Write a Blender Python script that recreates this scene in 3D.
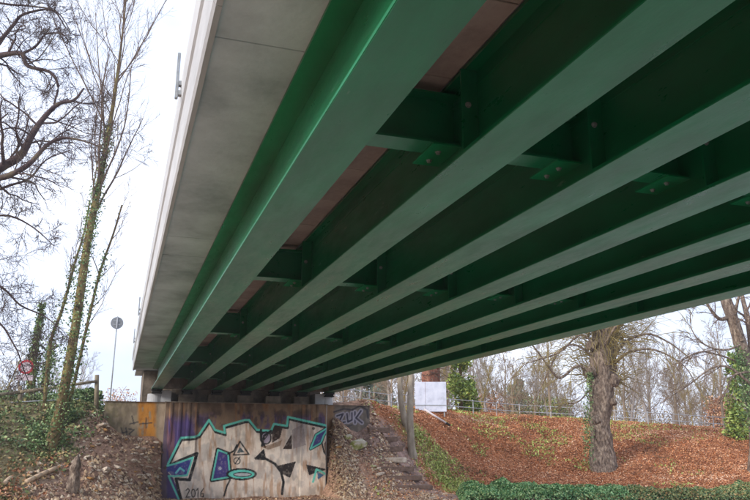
import bpy, bmesh, math, random
import numpy as np
from mathutils import Vector, noise as mnoise
R = math.radians
scene = bpy.context.scene
for o in list(bpy.data.objects): bpy.data.objects.remove(o)
EYE = 2.65
# ------------------------------------------------------------------ camera
F_PX = 735.0
PITCH = math.atan(195/735.0); YAW = math.atan(259/math.hypot(735, 195))
cam = bpy.data.cameras.new('camera'); co = bpy.data.objects.new('camera', cam)
scene.collection.objects.link(co); scene.camera = co
cam.sensor_width = 36; cam.lens = 36*F_PX/750; cam.clip_end = 5000; cam.clip_start = .05
co.location = (0, 0, EYE); co.rotation_euler = (math.pi/2+PITCH, 0, -YAW)
# ------------------------------------------------------------------ world, sun, exposure
SUN_EL, SUN_AZ = R(20), R(250)      # azimuth clockwise from +Y
w = bpy.data.worlds.new('World'); scene.world = w; w.use_nodes = True
nt = w.node_tree; nt.nodes.clear(); N = nt.nodes.new; L = nt.links.new
out = N('ShaderNodeOutputWorld'); bg = N('ShaderNodeBackground'); bg.inputs[1].default_value = 0.12
sky = N('ShaderNodeTexSky'); sky.sky_type = 'NISHITA'; sky.sun_disc = False
sky.sun_elevation = SUN_EL; sky.sun_rotation = SUN_AZ; sky.dust_density = 3
tc = N('ShaderNodeTexCoord'); mp = N('ShaderNodeMapping'); mp.inputs['Scale'].default_value = (1, 1, 2.2)
nz = N('ShaderNodeTexNoise'); nz.inputs['Scale'].default_value = 2.2; nz.inputs['Detail'].default_value = 6
rp = N('ShaderNodeValToRGB'); rp.color_ramp.elements[0].position = .35; rp.color_ramp.elements[1].position = .72
rp.color_ramp.elements[0].color = (3.3, 3.8, 5.0, 1); rp.color_ramp.elements[1].color = (5.9, 6.2, 7.1, 1)
mx = N('ShaderNodeMix'); mx.data_type = 'RGBA'; mx.inputs[0].default_value = .9
L(tc.outputs['Generated'], mp.inputs[0]); L(mp.outputs[0], nz.inputs[0]); L(nz.outputs[0], rp.inputs[0])
L(sky.outputs[0], mx.inputs[6]); L(rp.outputs[0], mx.inputs[7]); L(mx.outputs[2], bg.inputs[0]); L(bg.outputs[0], out.inputs[0])
sl = bpy.data.lights.new('sun', 'SUN'); so = bpy.data.objects.new('sun', sl); scene.collection.objects.link(so)
sl.energy = 1.5; sl.angle = R(14); sl.color = (1, .96, .9)
so.rotation_euler = (math.pi/2-SUN_EL, 0, math.pi-SUN_AZ)
vs = scene.view_settings; vs.view_transform = 'Standard'; vs.look = 'None'; vs.exposure = 1.24; vs.gamma = 1
scene.render.engine = 'CYCLES'
scene.cycles.max_bounces = 8; scene.cycles.diffuse_bounces = 5

# ------------------------------------------------------------------ survey helpers
Fh = Vector((math.sin(YAW), math.cos(YAW), 0))
Fv = Fh*math.cos(PITCH)+Vector((0, 0, math.sin(PITCH)))
Rv = Vector((math.cos(YAW), -math.sin(YAW), 0)); Uv = Rv.cross(Fv)
def ray(x, y): return Fv*F_PX+Rv*(x-375)-Uv*(y-250)
def at(x, y, d):            # world point seen at a bearing, d metres away along the ground
    r = ray(x, y); r = r*(d/r.dot(Fh)); return Vector((r.x, r.y, r.z+EYE))
def atY(x, y, Y):
    r = ray(x, y); r = r*(Y/r.y); return Vector((r.x, r.y, r.z+EYE))
def proj_np(P):
    P = P-np.array([0, 0, EYE]); z = P@np.array(Fv)
    return 375+F_PX*(P@np.array(Rv))/z, 250-F_PX*(P@np.array(Uv))/z
col = scene.collection
def tag(o, label=None, cat=None, group=None, kind=None):
    if label: o['label'] = label
    if cat: o['category'] = cat
    if group: o['group'] = group
    if kind: o['kind'] = kind
    return o
def empty(name, loc, label, cat, group=None, rz=0):
    o = bpy.data.objects.new(name, None); col.objects.link(o); o.location = loc; o.rotation_euler = (0, 0, rz)
    return tag(o, label, cat, group)
def link(name, me, parent=None, loc=None):
    o = bpy.data.objects.new(name, me); col.objects.link(o)
    if parent is not None: o.parent = parent
    if loc is not None: o.location = loc
    return o
def lin(c): return tuple(((v/255)/12.92 if v/255 <= .04045 else ((v/255+.055)/1.055)**2.4) for v in c[:3])
# ------------------------------------------------------------------ materials
def mat(name, stops, scale=3, rough=.85, bump=.3, bscale=None, detail=8, spec=.3, coords='Object', stretch=(1, 1, 1), attr=None, vcol=None, coat=0, trans=0, dist=.02, contrast=None, wear=None):
    m = bpy.data.materials.new(name); m.use_nodes = True; t = m.node_tree; n = t.nodes.new; l = t.links.new
    b = t.nodes['Principled BSDF']; b.inputs['Roughness'].default_value = rough
    b.inputs['Specular IOR Level'].default_value = spec
    c = n('ShaderNodeTexCoord'); mpn = n('ShaderNodeMapping'); mpn.inputs['Scale'].default_value = stretch
    l(c.outputs[coords], mpn.inputs[0])
    ns = n('ShaderNodeTexNoise'); ns.inputs['Scale'].default_value = scale; ns.inputs['Detail'].default_value = detail
    ns.inputs['Roughness'].default_value = .62; l(mpn.outputs[0], ns.inputs[0])
    r = n('ShaderNodeValToRGB'); e = r.color_ramp.elements
    k = len(stops)
    lo, hi = contrast or (.3, .7)
    for i, s in enumerate(stops):
        p = (i/(k-1) if attr else lo+(hi-lo)*i/(k-1)) if k > 1 else 0
        el = e[i] if i < 2 else e.new(p)
        el.position = p; el.color = (*lin(s), 1)
    if k == 1: e[1].color = e[0].color
    if attr:
        a = n('ShaderNodeAttribute'); a.attribute_name = attr; l(a.outputs['Fac'], r.inputs[0])
    else: l(ns.outputs[0], r.inputs[0])
    src = r.outputs[0]
    if vcol:
        a = n('ShaderNodeAttribute'); a.attribute_name = vcol
        mm = n('ShaderNodeMix'); mm.data_type = 'RGBA'; mm.blend_type = 'MULTIPLY'; mm.inputs[0].default_value = 1
        l(a.outputs['Color'], mm.inputs[6]); l(src, mm.inputs[7]); src = mm.outputs[2]
    if wear:
        wn = n('ShaderNodeTexNoise'); wn.inputs['Scale'].default_value = 2.4; wn.inputs['Detail'].default_value = 10; wn.inputs['Roughness'].default_value = .7
        wm = n('ShaderNodeMapping'); wm.inputs['Scale'].default_value = (2.5, .6, 2.5); oi = n('ShaderNodeObjectInfo'); va = n('ShaderNodeVectorMath'); va.operation = 'ADD'
        l(c.outputs[coords], wm.inputs[0]); l(wm.outputs[0], va.inputs[0]); l(oi.outputs['Location'], va.inputs[1]); l(va.outputs[0], wn.inputs[0])
        wr = n('ShaderNodeValToRGB'); wr.color_ramp.elements[0].position = .66; wr.color_ramp.elements[1].position = .74; wr.color_ramp.elements[1].color = (.5, .5, .5, 1)
        l(wn.outputs[0], wr.inputs[0]); wx = n('ShaderNodeMix'); wx.data_type = 'RGBA'; wx.inputs[7].default_value = (*lin(wear), 1); l(wr.outputs[0], wx.inputs[0]); l(src, wx.inputs[6]); src = wx.outputs[2]
        rn = n('ShaderNodeMapRange'); rn.inputs[1].default_value = .3; rn.inputs[2].default_value = .7; rn.inputs[3].default_value = rough*.8; rn.inputs[4].default_value = rough*1.5; l(wn.outputs[0], rn.inputs[0]); l(rn.outputs[0], b.inputs['Roughness'])
    l(src, b.inputs['Base Color'])
    if bump:
        n2 = n('ShaderNodeTexNoise'); n2.inputs['Scale'].default_value = bscale or scale*4; n2.inputs['Detail'].default_value = 6
        l(mpn.outputs[0], n2.inputs[0]); bp = n('ShaderNodeBump'); bp.inputs['Strength'].default_value = bump; bp.inputs['Distance'].default_value = dist
        l(n2.outputs[0], bp.inputs['Height']); l(bp.outputs[0], b.inputs['Normal'])
    if coat: b.inputs['Coat Weight'].default_value = coat; b.inputs['Coat Roughness'].default_value = .3; b.inputs['Coat IOR'].default_value = 1.6
    return m
M = {}
M['green'] = mat('green_paint', [(0, 92, 52), (1, 110, 66), (4, 126, 80)], 1.3, .30, .06, 40, spec=.7, coat=.08, stretch=(1, .35, 1), wear=(150, 168, 150))
M['green_b'] = mat('green_paint_plate', [(18, 130, 80), (24, 150, 92)], 4, .4, .1, 40, spec=.5)
M['bolt'] = mat('galvanised_bolt', [(120, 128, 125), (160, 165, 165)], 30, .35, 0, spec=.6)
M['conc_under'] = mat('concrete_soffit', [(148, 156, 162), (186, 194, 200), (208, 216, 222)], .9, .9, .35, 14, stretch=(.9, .8, 1), contrast=(.3, .72))
M['conc_pale'] = mat('concrete_fascia', [(166, 166, 168), (192, 192, 194)], 1.2, .85, .2, 20, stretch=(1, .4, 1.5))
M['panel'] = mat('deck_panel', [(144, 124, 116), (176, 156, 146), (194, 176, 164)], 1.4, .85, .2, 30)
M['conc_dark'] = mat('abutment_concrete', [(78, 70, 62), (120, 108, 96), (150, 138, 124)], 1.6, .95, .5, 12, dist=.03)
M['paintwall'] = mat('painted_concrete', [(180, 172, 164), (225, 220, 214), (250, 247, 243)], 2.2, .8, .4, 16, vcol='paint', stretch=(1, 1, .7), contrast=(.2, .55))
M['ground'] = mat('ground', [(150, 145, 142), (215, 211, 207), (255, 252, 248)], 2.5, 1, .9, 8, vcol='zone', detail=12, dist=.12, spec=.1, contrast=(.3, .68))
M['bark'] = mat('bark', [(60, 50, 44), (118, 102, 90), (168, 152, 134)], 7, .95, 1.0, 11, stretch=(1, 1, .45), dist=.09, spec=.1)
M['bark_dk'] = mat('dark_bark', [(62, 50, 52), (88, 74, 74), (112, 100, 82)], 2, .95, .5, 12, spec=.1)
M['bark_moss'] = mat('mossy_bark', [(66, 54, 42), (110, 94, 66), (128, 122, 70)], 2.4, .95, .6, 12, spec=.1)
M['bark_pale'] = mat('pale_bark', [(118, 106, 92), (150, 138, 122), (172, 160, 142)], 4, .95, .5, 14, stretch=(1, 1, .4), spec=.1)
M['twig'] = mat('twig', [(92, 76, 68), (122, 104, 90)], 1, .95, 0, spec=.1)
M['twig_y'] = mat('yellow_twig', [(126, 110, 72), (156, 142, 92)], 1, .95, 0, spec=.1)
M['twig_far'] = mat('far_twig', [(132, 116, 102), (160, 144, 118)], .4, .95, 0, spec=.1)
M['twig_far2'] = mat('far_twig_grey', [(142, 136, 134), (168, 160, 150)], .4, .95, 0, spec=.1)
M['leaf_brown'] = mat('fallen_leaves', [(108, 86, 58), (170, 108, 70), (206, 142, 96), (224, 172, 130), (242, 214, 184)], rough=.7, bump=0, attr='shade')
M['leaf_mix'] = mat('bank_leaves', [(84, 98, 58), (120, 134, 84), (156, 132, 90), (168, 104, 72), (210, 176, 144)], rough=.75, bump=0, attr='shade')
M['ivy'] = mat('ivy_leaves', [(48, 72, 40), (80, 108, 62), (118, 142, 88), (160, 176, 120)], rough=.5, bump=0, attr='shade')
M['grass'] = mat('grass_blades', [(112, 124, 60), (156, 168, 86), (196, 202, 120)], rough=.8, bump=0, attr='shade')
M['hedge'] = mat('hedge_leaves', [(58, 100, 60), (100, 148, 90), (146, 184, 122), (190, 204, 140)], rough=.55, bump=0, attr='shade')
M['hedge2'] = mat('mixed_hedge_leaves', [(58, 92, 62), (110, 136, 84), (160, 168, 108), (196, 150, 100)], rough=.6, bump=0, attr='shade')
M['conifer'] = mat('conifer_needles', [(80, 106, 48), (134, 156, 72), (184, 196, 106)], rough=.8, bump=0, attr='shade')
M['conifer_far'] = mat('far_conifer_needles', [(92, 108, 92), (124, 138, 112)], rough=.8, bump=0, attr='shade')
M['stone'] = mat('stone', [(140, 122, 106), (188, 170, 150), (222, 208, 190)], 3, .95, .6, 10, spec=.1)
M['stone_o'] = mat('ochre_stone', [(150, 108, 60), (190, 146, 96)], 5, .95, .5, 12, spec=.1)
M['stone_moss'] = mat('mossy_stone', [(92, 104, 48), (150, 150, 92), (196, 188, 172), (206, 200, 188)], 2, .95, .6, 8, spec=.1)
M['rubble'] = mat('rubble_chips', [(104, 78, 64), (146, 114, 94), (176, 142, 112), (200, 172, 136), (224, 206, 182)], rough=.95, bump=0, attr='shade')
M['wood'] = mat('weathered_wood', [(104, 92, 74), (142, 130, 108)], 4, .9, .5, 20, stretch=(1, 1, .3))
M['wood_pale'] = mat('pale_wood', [(172, 146, 120), (206, 180, 150)], 5, .9, .3, 20)
M['white'] = mat('white_panel', [(176, 180, 194), (206, 210, 224), (220, 223, 234)], 1.8, .5, .05, 20, spec=.4)
M['steel'] = mat('galvanised_steel', [(130, 134, 136), (168, 172, 174)], 8, .45, .1, 30, spec=.5)
M['red'] = mat('sign_red', [(176, 50, 60), (190, 62, 70)], 6, .4, 0)
M['sign_face'] = mat('sign_pale', [(186, 166, 172), (204, 190, 194)], 6, .45, 0)
M['sign_back'] = mat('sign_back_grey', [(112, 114, 118), (134, 136, 140)], 5, .6, 0)
M['blue'] = mat('car_blue', [(70, 96, 140), (84, 110, 156)], 2, .25, 0, spec=.5)
M['glass'] = mat('dark_glass', [(30, 34, 40), (44, 48, 54)], 2, .1, 0, spec=.6)
M['rubber'] = mat('tyre_rubber', [(24, 24, 25), (34, 34, 35)], 5, .8, 0)
M['brick'] = mat('render_wall', [(176, 166, 154), (196, 186, 174)], 2, .9, .2)
M['roof'] = mat('roof_tiles', [(120, 88, 76), (146, 108, 92)], 2, .9, .3)
# ------------------------------------------------------------------ mesh helpers
def bm_new(): return bmesh.new()
def box(bm, x0, x1, y0, y1, z0, z1, bev=0):
    v = [bm.verts.new(p) for p in ((x0,y0,z0),(x1,y0,z0),(x1,y1,z0),(x0,y1,z0),(x0,y0,z1),(x1,y0,z1),(x1,y1,z1),(x0,y1,z1))]
    fs = [bm.faces.new([v[i] for i in q]) for q in ((0,3,2,1),(4,5,6,7),(0,1,5,4),(1,2,6,5),(2,3,7,6),(3,0,4,7))]
    if bev:
        es = set(e for f in fs for e in f.edges)
        bmesh.ops.bevel(bm, geom=list(es), offset=bev, segments=2, affect='EDGES')
    return v
def finish(bm, name, m, parent=None, smooth=False, loc=None):
    me = bpy.data.meshes.new(name); bmesh.ops.recalc_face_normals(bm, faces=bm.faces[:]); bm.to_mesh(me); bm.free()
    me.materials.append(m)
    if smooth: me.polygons.foreach_set('use_smooth', [True]*len(me.polygons))
    return link(name, me, parent, loc)
def mesh_np(name, V, Fc, m, shade=None, smooth=False, k=None):
    """V (n,3); Fc (m,k) all faces with the same count k"""
    V = np.asarray(V, np.float32); Fc = np.asarray(Fc, np.int32); k = Fc.shape[1]
    me = bpy.data.meshes.new(name)
    me.vertices.add(len(V)); me.vertices.foreach_set('co', V.ravel())
    me.loops.add(Fc.size); me.loops.foreach_set('vertex_index', Fc.ravel())
    me.polygons.add(len(Fc)); me.polygons.foreach_set('loop_start', np.arange(0, Fc.size, k, dtype=np.int32))
    me.update(calc_edges=True)
    if smooth: me.polygons.foreach_set('use_smooth', np.ones(len(Fc), bool))
    if shade is not None:
        a = me.attributes.new('shade', 'FLOAT', 'FACE'); a.data.foreach_set('value', np.asarray(shade, np.float32))
    me.materials.append(m); return me
def tube_arrays(paths):
    """paths: list of (pts, radii, sides) -> V,F (quads)"""
    Vs, Fs, base = [], [], 0
    for pts, rad, s in paths:
        P = np.array(pts, float); n = len(P)
        if n < 2: continue
        T = np.empty_like(P); T[1:-1] = P[2:]-P[:-2]; T[0] = P[1]-P[0]; T[-1] = P[-1]-P[-2]
        T /= (np.linalg.norm(T, axis=1, keepdims=True)+1e-9)
        ref = np.array([1., 0, 0]) if abs(T[0, 2]) > .8 else np.array([0, 0, 1.])
        A = np.cross(T, ref); A /= (np.linalg.norm(A, axis=1, keepdims=True)+1e-9); B = np.cross(T, A)
        an = np.arange(s)*2*math.pi/s; r = np.array(rad, float)[:, None, None]
        ring = P[:, None, :]+r*(np.cos(an)[None, :, None]*A[:, None, :]+np.sin(an)[None, :, None]*B[:, None, :])
        Vs.append(ring.reshape(-1, 3))
        i = np.arange(n-1)[:, None]*s; j = np.arange(s)[None, :]; j2 = (j+1) % s
        Fs.append((np.stack([i+j, i+j2, i+s+j2, i+s+j], -1)+base).reshape(-1, 4)); base += n*s
    return np.concatenate(Vs), np.concatenate(Fs)
def tubes(name, paths, m, parent=None, smooth=True):
    V, Fc = tube_arrays(paths); me = mesh_np(name, V, Fc, m, smooth=smooth); return link(name, me, parent)
def cyl(bm, p0, p1, r0, r1=None, seg=12):
    p0, p1 = Vector(p0), Vector(p1); r1 = r0 if r1 is None else r1; d = (p1-p0).normalized()
    ref = Vector((1, 0, 0)) if abs(d.z) > .8 else Vector((0, 0, 1)); a = d.cross(ref).normalized(); b = d.cross(a)
    A = [bm.verts.new(p0+(a*math.cos(t)+b*math.sin(t))*r0) for t in [2*math.pi*i/seg for i in range(seg)]]
    B = [bm.verts.new(p1+(a*math.cos(t)+b*math.sin(t))*r1) for t in [2*math.pi*i/seg for i in range(seg)]]
    for i in range(seg): bm.faces.new((A[i], A[(i+1) % seg], B[(i+1) % seg], B[i]))
    bm.faces.new(A[::-1]); bm.faces.new(B)
def leaf_mesh(name, P, size, rng, m, shade=None, flat=.5, nrm=None):
    """P (n,3) centres: one folded leaf of two triangles-pairs (a bent quad) at each"""
    n = len(P); s = size*(.6+.8*rng.random(n))[:, None]
    d = rng.normal(size=(n, 3)); d[:, 2] *= flat; d /= np.linalg.norm(d, axis=1, keepdims=True)
    e = rng.normal(size=(n, 3)); e[:, 2] *= flat; e -= d*(e*d).sum(1, keepdims=True); e /= np.linalg.norm(e, axis=1, keepdims=True)
    c = np.cross(d, e)*s*.18
    V = np.stack([P-d*s, P-e*s*.6+c, P+d*s, P+e*s*.6+c], 1).reshape(-1, 3)
    Fc = np.arange(4*n).reshape(n, 4)
    if shade is None: shade = rng.random(n)
    return mesh_np(name, V, Fc, m, shade=shade)
# ------------------------------------------------------------------ terrain
def vnoise(x, y, seed, octs=3):
    o = np.zeros(x.shape); a = 1; tot = 0
    for k in range(octs):
        g = np.random.default_rng(seed+k).random((64, 64)); xi = np.floor(x).astype(int); yi = np.floor(y).astype(int); fx = x-xi; fy = y-yi
        fx = fx*fx*(3-2*fx); fy = fy*fy*(3-2*fy)
        v = (g[yi % 64, xi % 64]*(1-fx)+g[yi % 64, (xi+1) % 64]*fx)*(1-fy)+(g[(yi+1) % 64, xi % 64]*(1-fx)+g[(yi+1) % 64, (xi+1) % 64]*fx)*fy
        o += a*v; tot += a; a *= .5; x = x*2.1; y = y*2.1
    return o/tot
sm = lambda v, a, b: (lambda t: t*t*(3-2*t))(np.clip((v-a)/(b-a), 0, 1))
ctrl = []
def cp(x, y, d): p = at(x, y, d); ctrl.append((p.x, p.y, p.z))
def cw(x, y, z): ctrl.append((x, y, z+EYE))
for a in [(0,404,36),(-60,404,34),(-140,404,31),(55,404,37.5),(90,405,38.4),(0,430,33.6),(0,460,31.2),(0,500,28.8),(-80,450,29.5),(-80,500,27),(-160,500,25),
          (50,430,35.4),(55,465,32.8),(60,500,30.6),(102,418,37.4),(100,440,36),(105,465,34.5),(108,500,32.4),
          (112,428,37.9),(120,436,38),(132,440,38.1),(146,444,38.25),(158,447,38.3),(150,470,37),(148,500,35.2),
          (328,436,41.2),(345,431,41.6),(371,424,42.2),(328,468,40.4),(345,478,39.4),(345,455,40.5),(365,440,42),(329,496,39),(360,490,39.2),
          (376,427,43.2),(390,448,42.6),(404,470,41.4),(418,486,40.6),(375,460,41),(390,482,40),
          (440,494,39),(470,486,45),(415,455,43.6),(440,465,44.5),(450,482,44),(420,430,46),(440,445,47),
          (398,412,47),(372,404,44.5),(445,414,51.5),(480,450,50),(520,478,47.5),(520,440,52),(520,419,56),
          (600,487,46),(600,465,49),(600,440,53),(600,424,56.5),(680,489,44),(680,430,56),(680,458,50),(750,490,43),(750,434,54.5),(750,460,48.5),(830,492,40),(830,441,52),(830,465,46)]: cp(*a)
for a in [(2.7,39.4,-2.65),(4,39.8,-2.65),(6,39.8,-2.65),(8,39.8,-2.65),(10.4,39.5,-2.65),(3.2,36,-2.65),(9,36,-2.65),(13,35.5,-2.65),(20,34,-2.6),(30,31,-2.6),(40,25,-2.6),
          (3,42,1.9),(6,42,1.9),(10,42,1.9),(6,50,1.9),(12,44.5,1.9),(11.5,50,1.9),(-1,44,1.9),(2,30,-2.65),(-3,22,-2.65),(-15,14,-2.65),(8,20,-2.65),(0,5,-2.65),(25,10,-2.65),(-30,-5,-2.65),(20,-20,-2.65),(60,0,-2.6),
          (-12,50,1.8),(-30,40,1.6),(-10,80,1.4),(20,75,1.6),(40,75,1.1),(0,120,0),(60,90,.5),(90,60,.3),(-60,60,.8),(60,60,.7)]: cw(*a)
C = np.array(ctrl); Cxy = C[:, :2]
def kern(A, B): return -np.sqrt(((A[:, None, :]-B[None, :, :])**2).sum(-1)+.6)
K = kern(Cxy, Cxy); n = len(C)
Am = np.zeros((n+1, n+1)); Am[:n, :n] = K+np.eye(n)*.02; Am[:n, n] = 1; Am[n, :n] = 1
sol = np.linalg.solve(Am, np.concatenate([C[:, 2], [0]]))
def zat_np(X, Y):
    X = np.asarray(X, float).ravel(); Y = np.asarray(Y, float).ravel(); o = np.empty(len(X))
    for i in range(0, len(X), 40000):
        Q = np.stack([X[i:i+40000], Y[i:i+40000]], 1); o[i:i+40000] = kern(Q, Cxy)@sol[:n]+sol[n]
    f = np.clip((np.hypot(X-10, Y-40)-95)/80, 0, 1); f = f*f*(3-2*f)
    o = np.clip(o, -.05, 5.2)
    o = o*(1-f)+(1.6+0*o)*f
    cut = sm(X, 2.19, 2.25)*(1-sm(X, 10.8, 11.15))*(1-sm(Y, 40.4, 41.2)); o = o*(1-cut)
    near = np.clip((22-Y)/12, 0, 1)*(1-f); o = o*(1-near)
    # fine undulation
    g = .035*np.sin(X*2.1+1.3*np.sin(Y*1.7))+.035*np.sin(Y*2.7+1.1*np.sin(X*1.9+2))
    return o+g*np.clip((Y-24)/6, 0, 1)
def zat(x, y): return float(zat_np([x], [y])[0])
def axis(a, b, st, far):
    c = list(np.arange(a, b+1e-6, st)); lo, hi = [], []
    s = st; v = a
    while v > -far: s *= 1.25; v -= s; lo.append(v)
    s = st; v = b
    while v < far: s *= 1.25; v += s; hi.append(v)
    return np.array(lo[::-1]+c+hi)
gx = axis(-22, 58, .35, 2500); gy = axis(24, 70, .35, 2500)
gx = np.sort(np.concatenate([gx, [2.19, 2.25]])); GX, GY = np.meshgrid(gx, gy); GZ = zat_np(GX, GY).reshape(GX.shape)
def pseg(X, Y, pts):        # distance to polyline
    d = np.full(np.shape(X), 1e9)
    for (ax, ay), (bx, by) in zip(pts[:-1], pts[1:]):
        vx, vy = bx-ax, by-ay; t = np.clip(((X-ax)*vx+(Y-ay)*vy)/(vx*vx+vy*vy), 0, 1)
        d = np.minimum(d, np.hypot(X-ax-t*vx, Y-ay-t*vy))
    return d
def ground_hit(x, y):
    r = ray(x, y).normalized(); t = 20.0
    while t < 150:
        p = r*t
        if p.z+EYE < zat(p.x, p.y): break
        t += .1
    return Vector((p.x, p.y, zat(p.x, p.y)))
path_px = [(376,428),(392,450),(404,470),(414,484),(424,494),(440,498)]
PATH = [tuple(ground_hit(*p)[:2]) for p in path_px]
PATH2 = PATH+[(PATH[-1][0]-2, PATH[-1][1]-4), (8, 30)]
mossc = ground_hit(438, 466)
def zones(X, Y):
    """weights: leaf, path, rubble, ivy, moss"""
    dp = pseg(X, Y, PATH2); right = sm(X, 11.5, 13.5)
    path = 1-sm(dp, .9, 1.7)
    flat = 1-sm(Y, 35, 38)
    path = np.maximum(path, flat*(X > 2)*sm(30-X, 0, 8))
    moss = (1-sm(np.hypot(X-mossc.x, (Y-mossc.y)*.8)+2.6*(vnoise(X*.9+60, Y*.9+8, 3)-.5), .3, 2.5))*(1-path)
    rub_r = (1-sm(dp, 1.0, 5.5))*(X < PATH[0][0]+3)*(X > 10)*(1-right*.0)
    rubl = sm(X+(40-Y)*.25, -2.2, -.2)*(X < 11)
    rub = np.maximum(rubl, rub_r*(X < np.interp(Y, [36, 45], [PATH[-1][0], PATH[0][0]])))
    leaf = right*(1-path)*(1-rub*.8)*(1-moss*.8)
    ivy = (1-rubl)*(X < 4)
    return leaf, path, rub, ivy, moss
def ground_col(X, Y):
    leaf, path, rub, ivy, moss = [v[..., None] for v in zones(X, Y)]
    c = np.ones(X.shape+(3,))*np.array(lin((188, 178, 164)))
    rngc = np.random.default_rng(4).random(X.shape)[..., None]
    c = c*(1-ivy)+np.array(lin((150, 138, 104)))*ivy
    c = c*(1-rub)+np.array(lin((192, 156, 134)))*rub
    c = c*(1-leaf)+np.array(lin((186, 126, 90)))*leaf
    c = c*(1-moss)+np.array(lin((138, 138, 78)))*moss
    c = c*(1-path)+np.array(lin((172, 146, 136)))*path
    fl = ((1-sm(Y, 30, 33))*(X > 1))[..., None]; c = c*(1-fl)+np.array(lin((206, 206, 204)))*fl  # unseen ground under the bridge, made pale to bounce light onto the girders
    return c*(.85+.3*rngc)
ny, nx = GX.shape
Vg = np.stack([GX.ravel(), GY.ravel(), GZ.ravel()], 1)
ii = (np.arange(ny-1)[:, None]*nx+np.arange(nx-1)[None, :]).ravel()
Fg = np.stack([ii, ii+1, ii+nx+1, ii+nx], 1)
me = mesh_np('ground', Vg, Fg, M['ground'], smooth=True)
ca = me.color_attributes.new('zone', 'FLOAT_COLOR', 'POINT')
cc = ground_col(GX, GY).reshape(-1, 3); ca.data.foreach_set('color', np.concatenate([cc, np.ones((len(cc), 1))], 1).ravel())
tag(link('ground', me), kind='structure')

# ------------------------------------------------------------------ BRIDGE
Z0 = EYE+2.8; ZT = EYE+3.87
Y0, Y1 = -14.0, 40.25
bridge = empty('bridge', (0, 0, 0), 'green painted steel girder road bridge with concrete deck overhead, resting on the abutment', 'bridge')
GXc = [1.77+1.535*i for i in range(7)]
def girder_mesh(tw):
    bm = bm_new()
    box(bm, -.28, .28, Y0, Y1, Z0, Z0+.045, .006)
    box(bm, -tw, tw, Y0, Y1, ZT-.04, ZT)
    if tw < .2: box(bm, -.03, -.012, Y0, Y1, ZT-.22, ZT-.205)
    box(bm, -.012, .012, Y0, Y1, Z0+.043, ZT-.038)
    # weld beads
    for s in (-1, 1):
        box(bm, s*.012-.008, s*.012+.008, Y0, Y1, Z0+.046, Z0+.058)
    me = bpy.data.meshes.new('girder'); bmesh.ops.recalc_face_normals(bm, faces=bm.faces[:]); bm.to_mesh(me); bm.free(); me.materials.append(M['green']); return me
gm_edge = girder_mesh(.28); gm = girder_mesh(.15)
bm = bm_new(); box(bm, -.20, -.0135, -.012, .012, Z0+.047, ZT-.042); tmp = finish(bm, 'stiffener', M['green']); stiff_me = tmp.data; bpy.data.objects.remove(tmp)
bm = bm_new(); box(bm, -.34, -.0135, -.0, .62, EYE+3.135, EYE+3.155); tmp = finish(bm, 'gusset_plate', M['green_b']); gus_me = tmp.data; bpy.data.objects.remove(tmp)
bm = bm_new(); cyl(bm, (0, 0, 0), (0, 0, -.008), .034, seg=14); cyl(bm, (0, 0, -.007), (0, 0, -.03), .022, seg=6); tmp = finish(bm, 'bolt', M['bolt']); bolt_me = tmp.data; bpy.data.objects.remove(tmp)
ROWS = [-.9, 6.75, 13.9, 21.6, 29.6, 37.2]
bm = bm_new(); W = 1.535
box(bm, .0135, W-.0135, .02, .34, EYE+3.16, EYE+3.185); box(bm, .0135, W-.0135, .02, .34, EYE+3.74, EYE+3.765); box(bm, .0135, W-.0135, .172, .188, EYE+3.184, EYE+3.741)
tmp = finish(bm, 'diaphragm', M['green']); dia_me = tmp.data; bpy.data.objects.remove(tmp)
for i, x in enumerate(GXc):
    g = link('girder', gm_edge if i == 0 else gm, bridge, (x, 0, 0))
    for r in ROWS:
        if i > 0:
            link('stiffener', stiff_me, g, (0, r-.42, 0)); link('gusset_plate', gus_me, g, (0, r, 0))
            for by in (.20, .46): link('bolt', bolt_me, g, (-.2, r+by, EYE+3.134))
            for bz in (3.42,):
                b = link('bolt', bolt_me, g, (-.13, r-.432, EYE+bz)); b.rotation_euler = (-math.pi/2, 0, 0)
        if i < 6: link('diaphragm', dia_me, bridge, (x, r, 0))
# end diaphragm wall between girder ends
bm = bm_new(); box(bm, GXc[0]-.02, GXc[6]+.02, 40.28, 40.6, EYE+2.86, EYE+3.86); finish(bm, 'end_beam', M['conc_dark'], bridge)
# deck: slab + panels
bm = bm_new(); box(bm, .70, 12.25, Y0, 46, EYE+3.94, EYE+4.28); finish(bm, 'deck_slab', M['conc_under'], bridge)
bm = bm_new(); box(bm, 0, 1.535-.30-.01, 0, 1.46, 0, .04, .004); tmp = finish(bm, 'deck_panel', M['panel']); dpm = tmp.data; bpy.data.objects.remove(tmp)
rr = random.Random(3)
for b in range(6):
    y = Y0 if b else Y0
    while y < Y1-1.5:
        o = link('deck_panel', dpm, bridge, (GXc[b]+.155, y, EYE+3.88+rr.uniform(-.006, .006))); y += 1.475
def overhang(x0, x1, ys):
    for a, b_ in zip(ys[:-1], ys[1:]):
        bm = bm_new(); box(bm, x0, x1, a+.006, b_-.006, EYE+3.875, EYE+4.10+rr.uniform(0, .01), .005)
        finish(bm, 'overhang_slab', M['conc_under'], bridge)
YS = [-14, -7, -.4, 6.6, 14.1, 15.6, 22.9, 28.4, 33.8, 38.5, 41.6]
overhang(.585, GXc[0]+.02, YS)
overhang(GXc[6]-.02, 12.4, YS)
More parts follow.
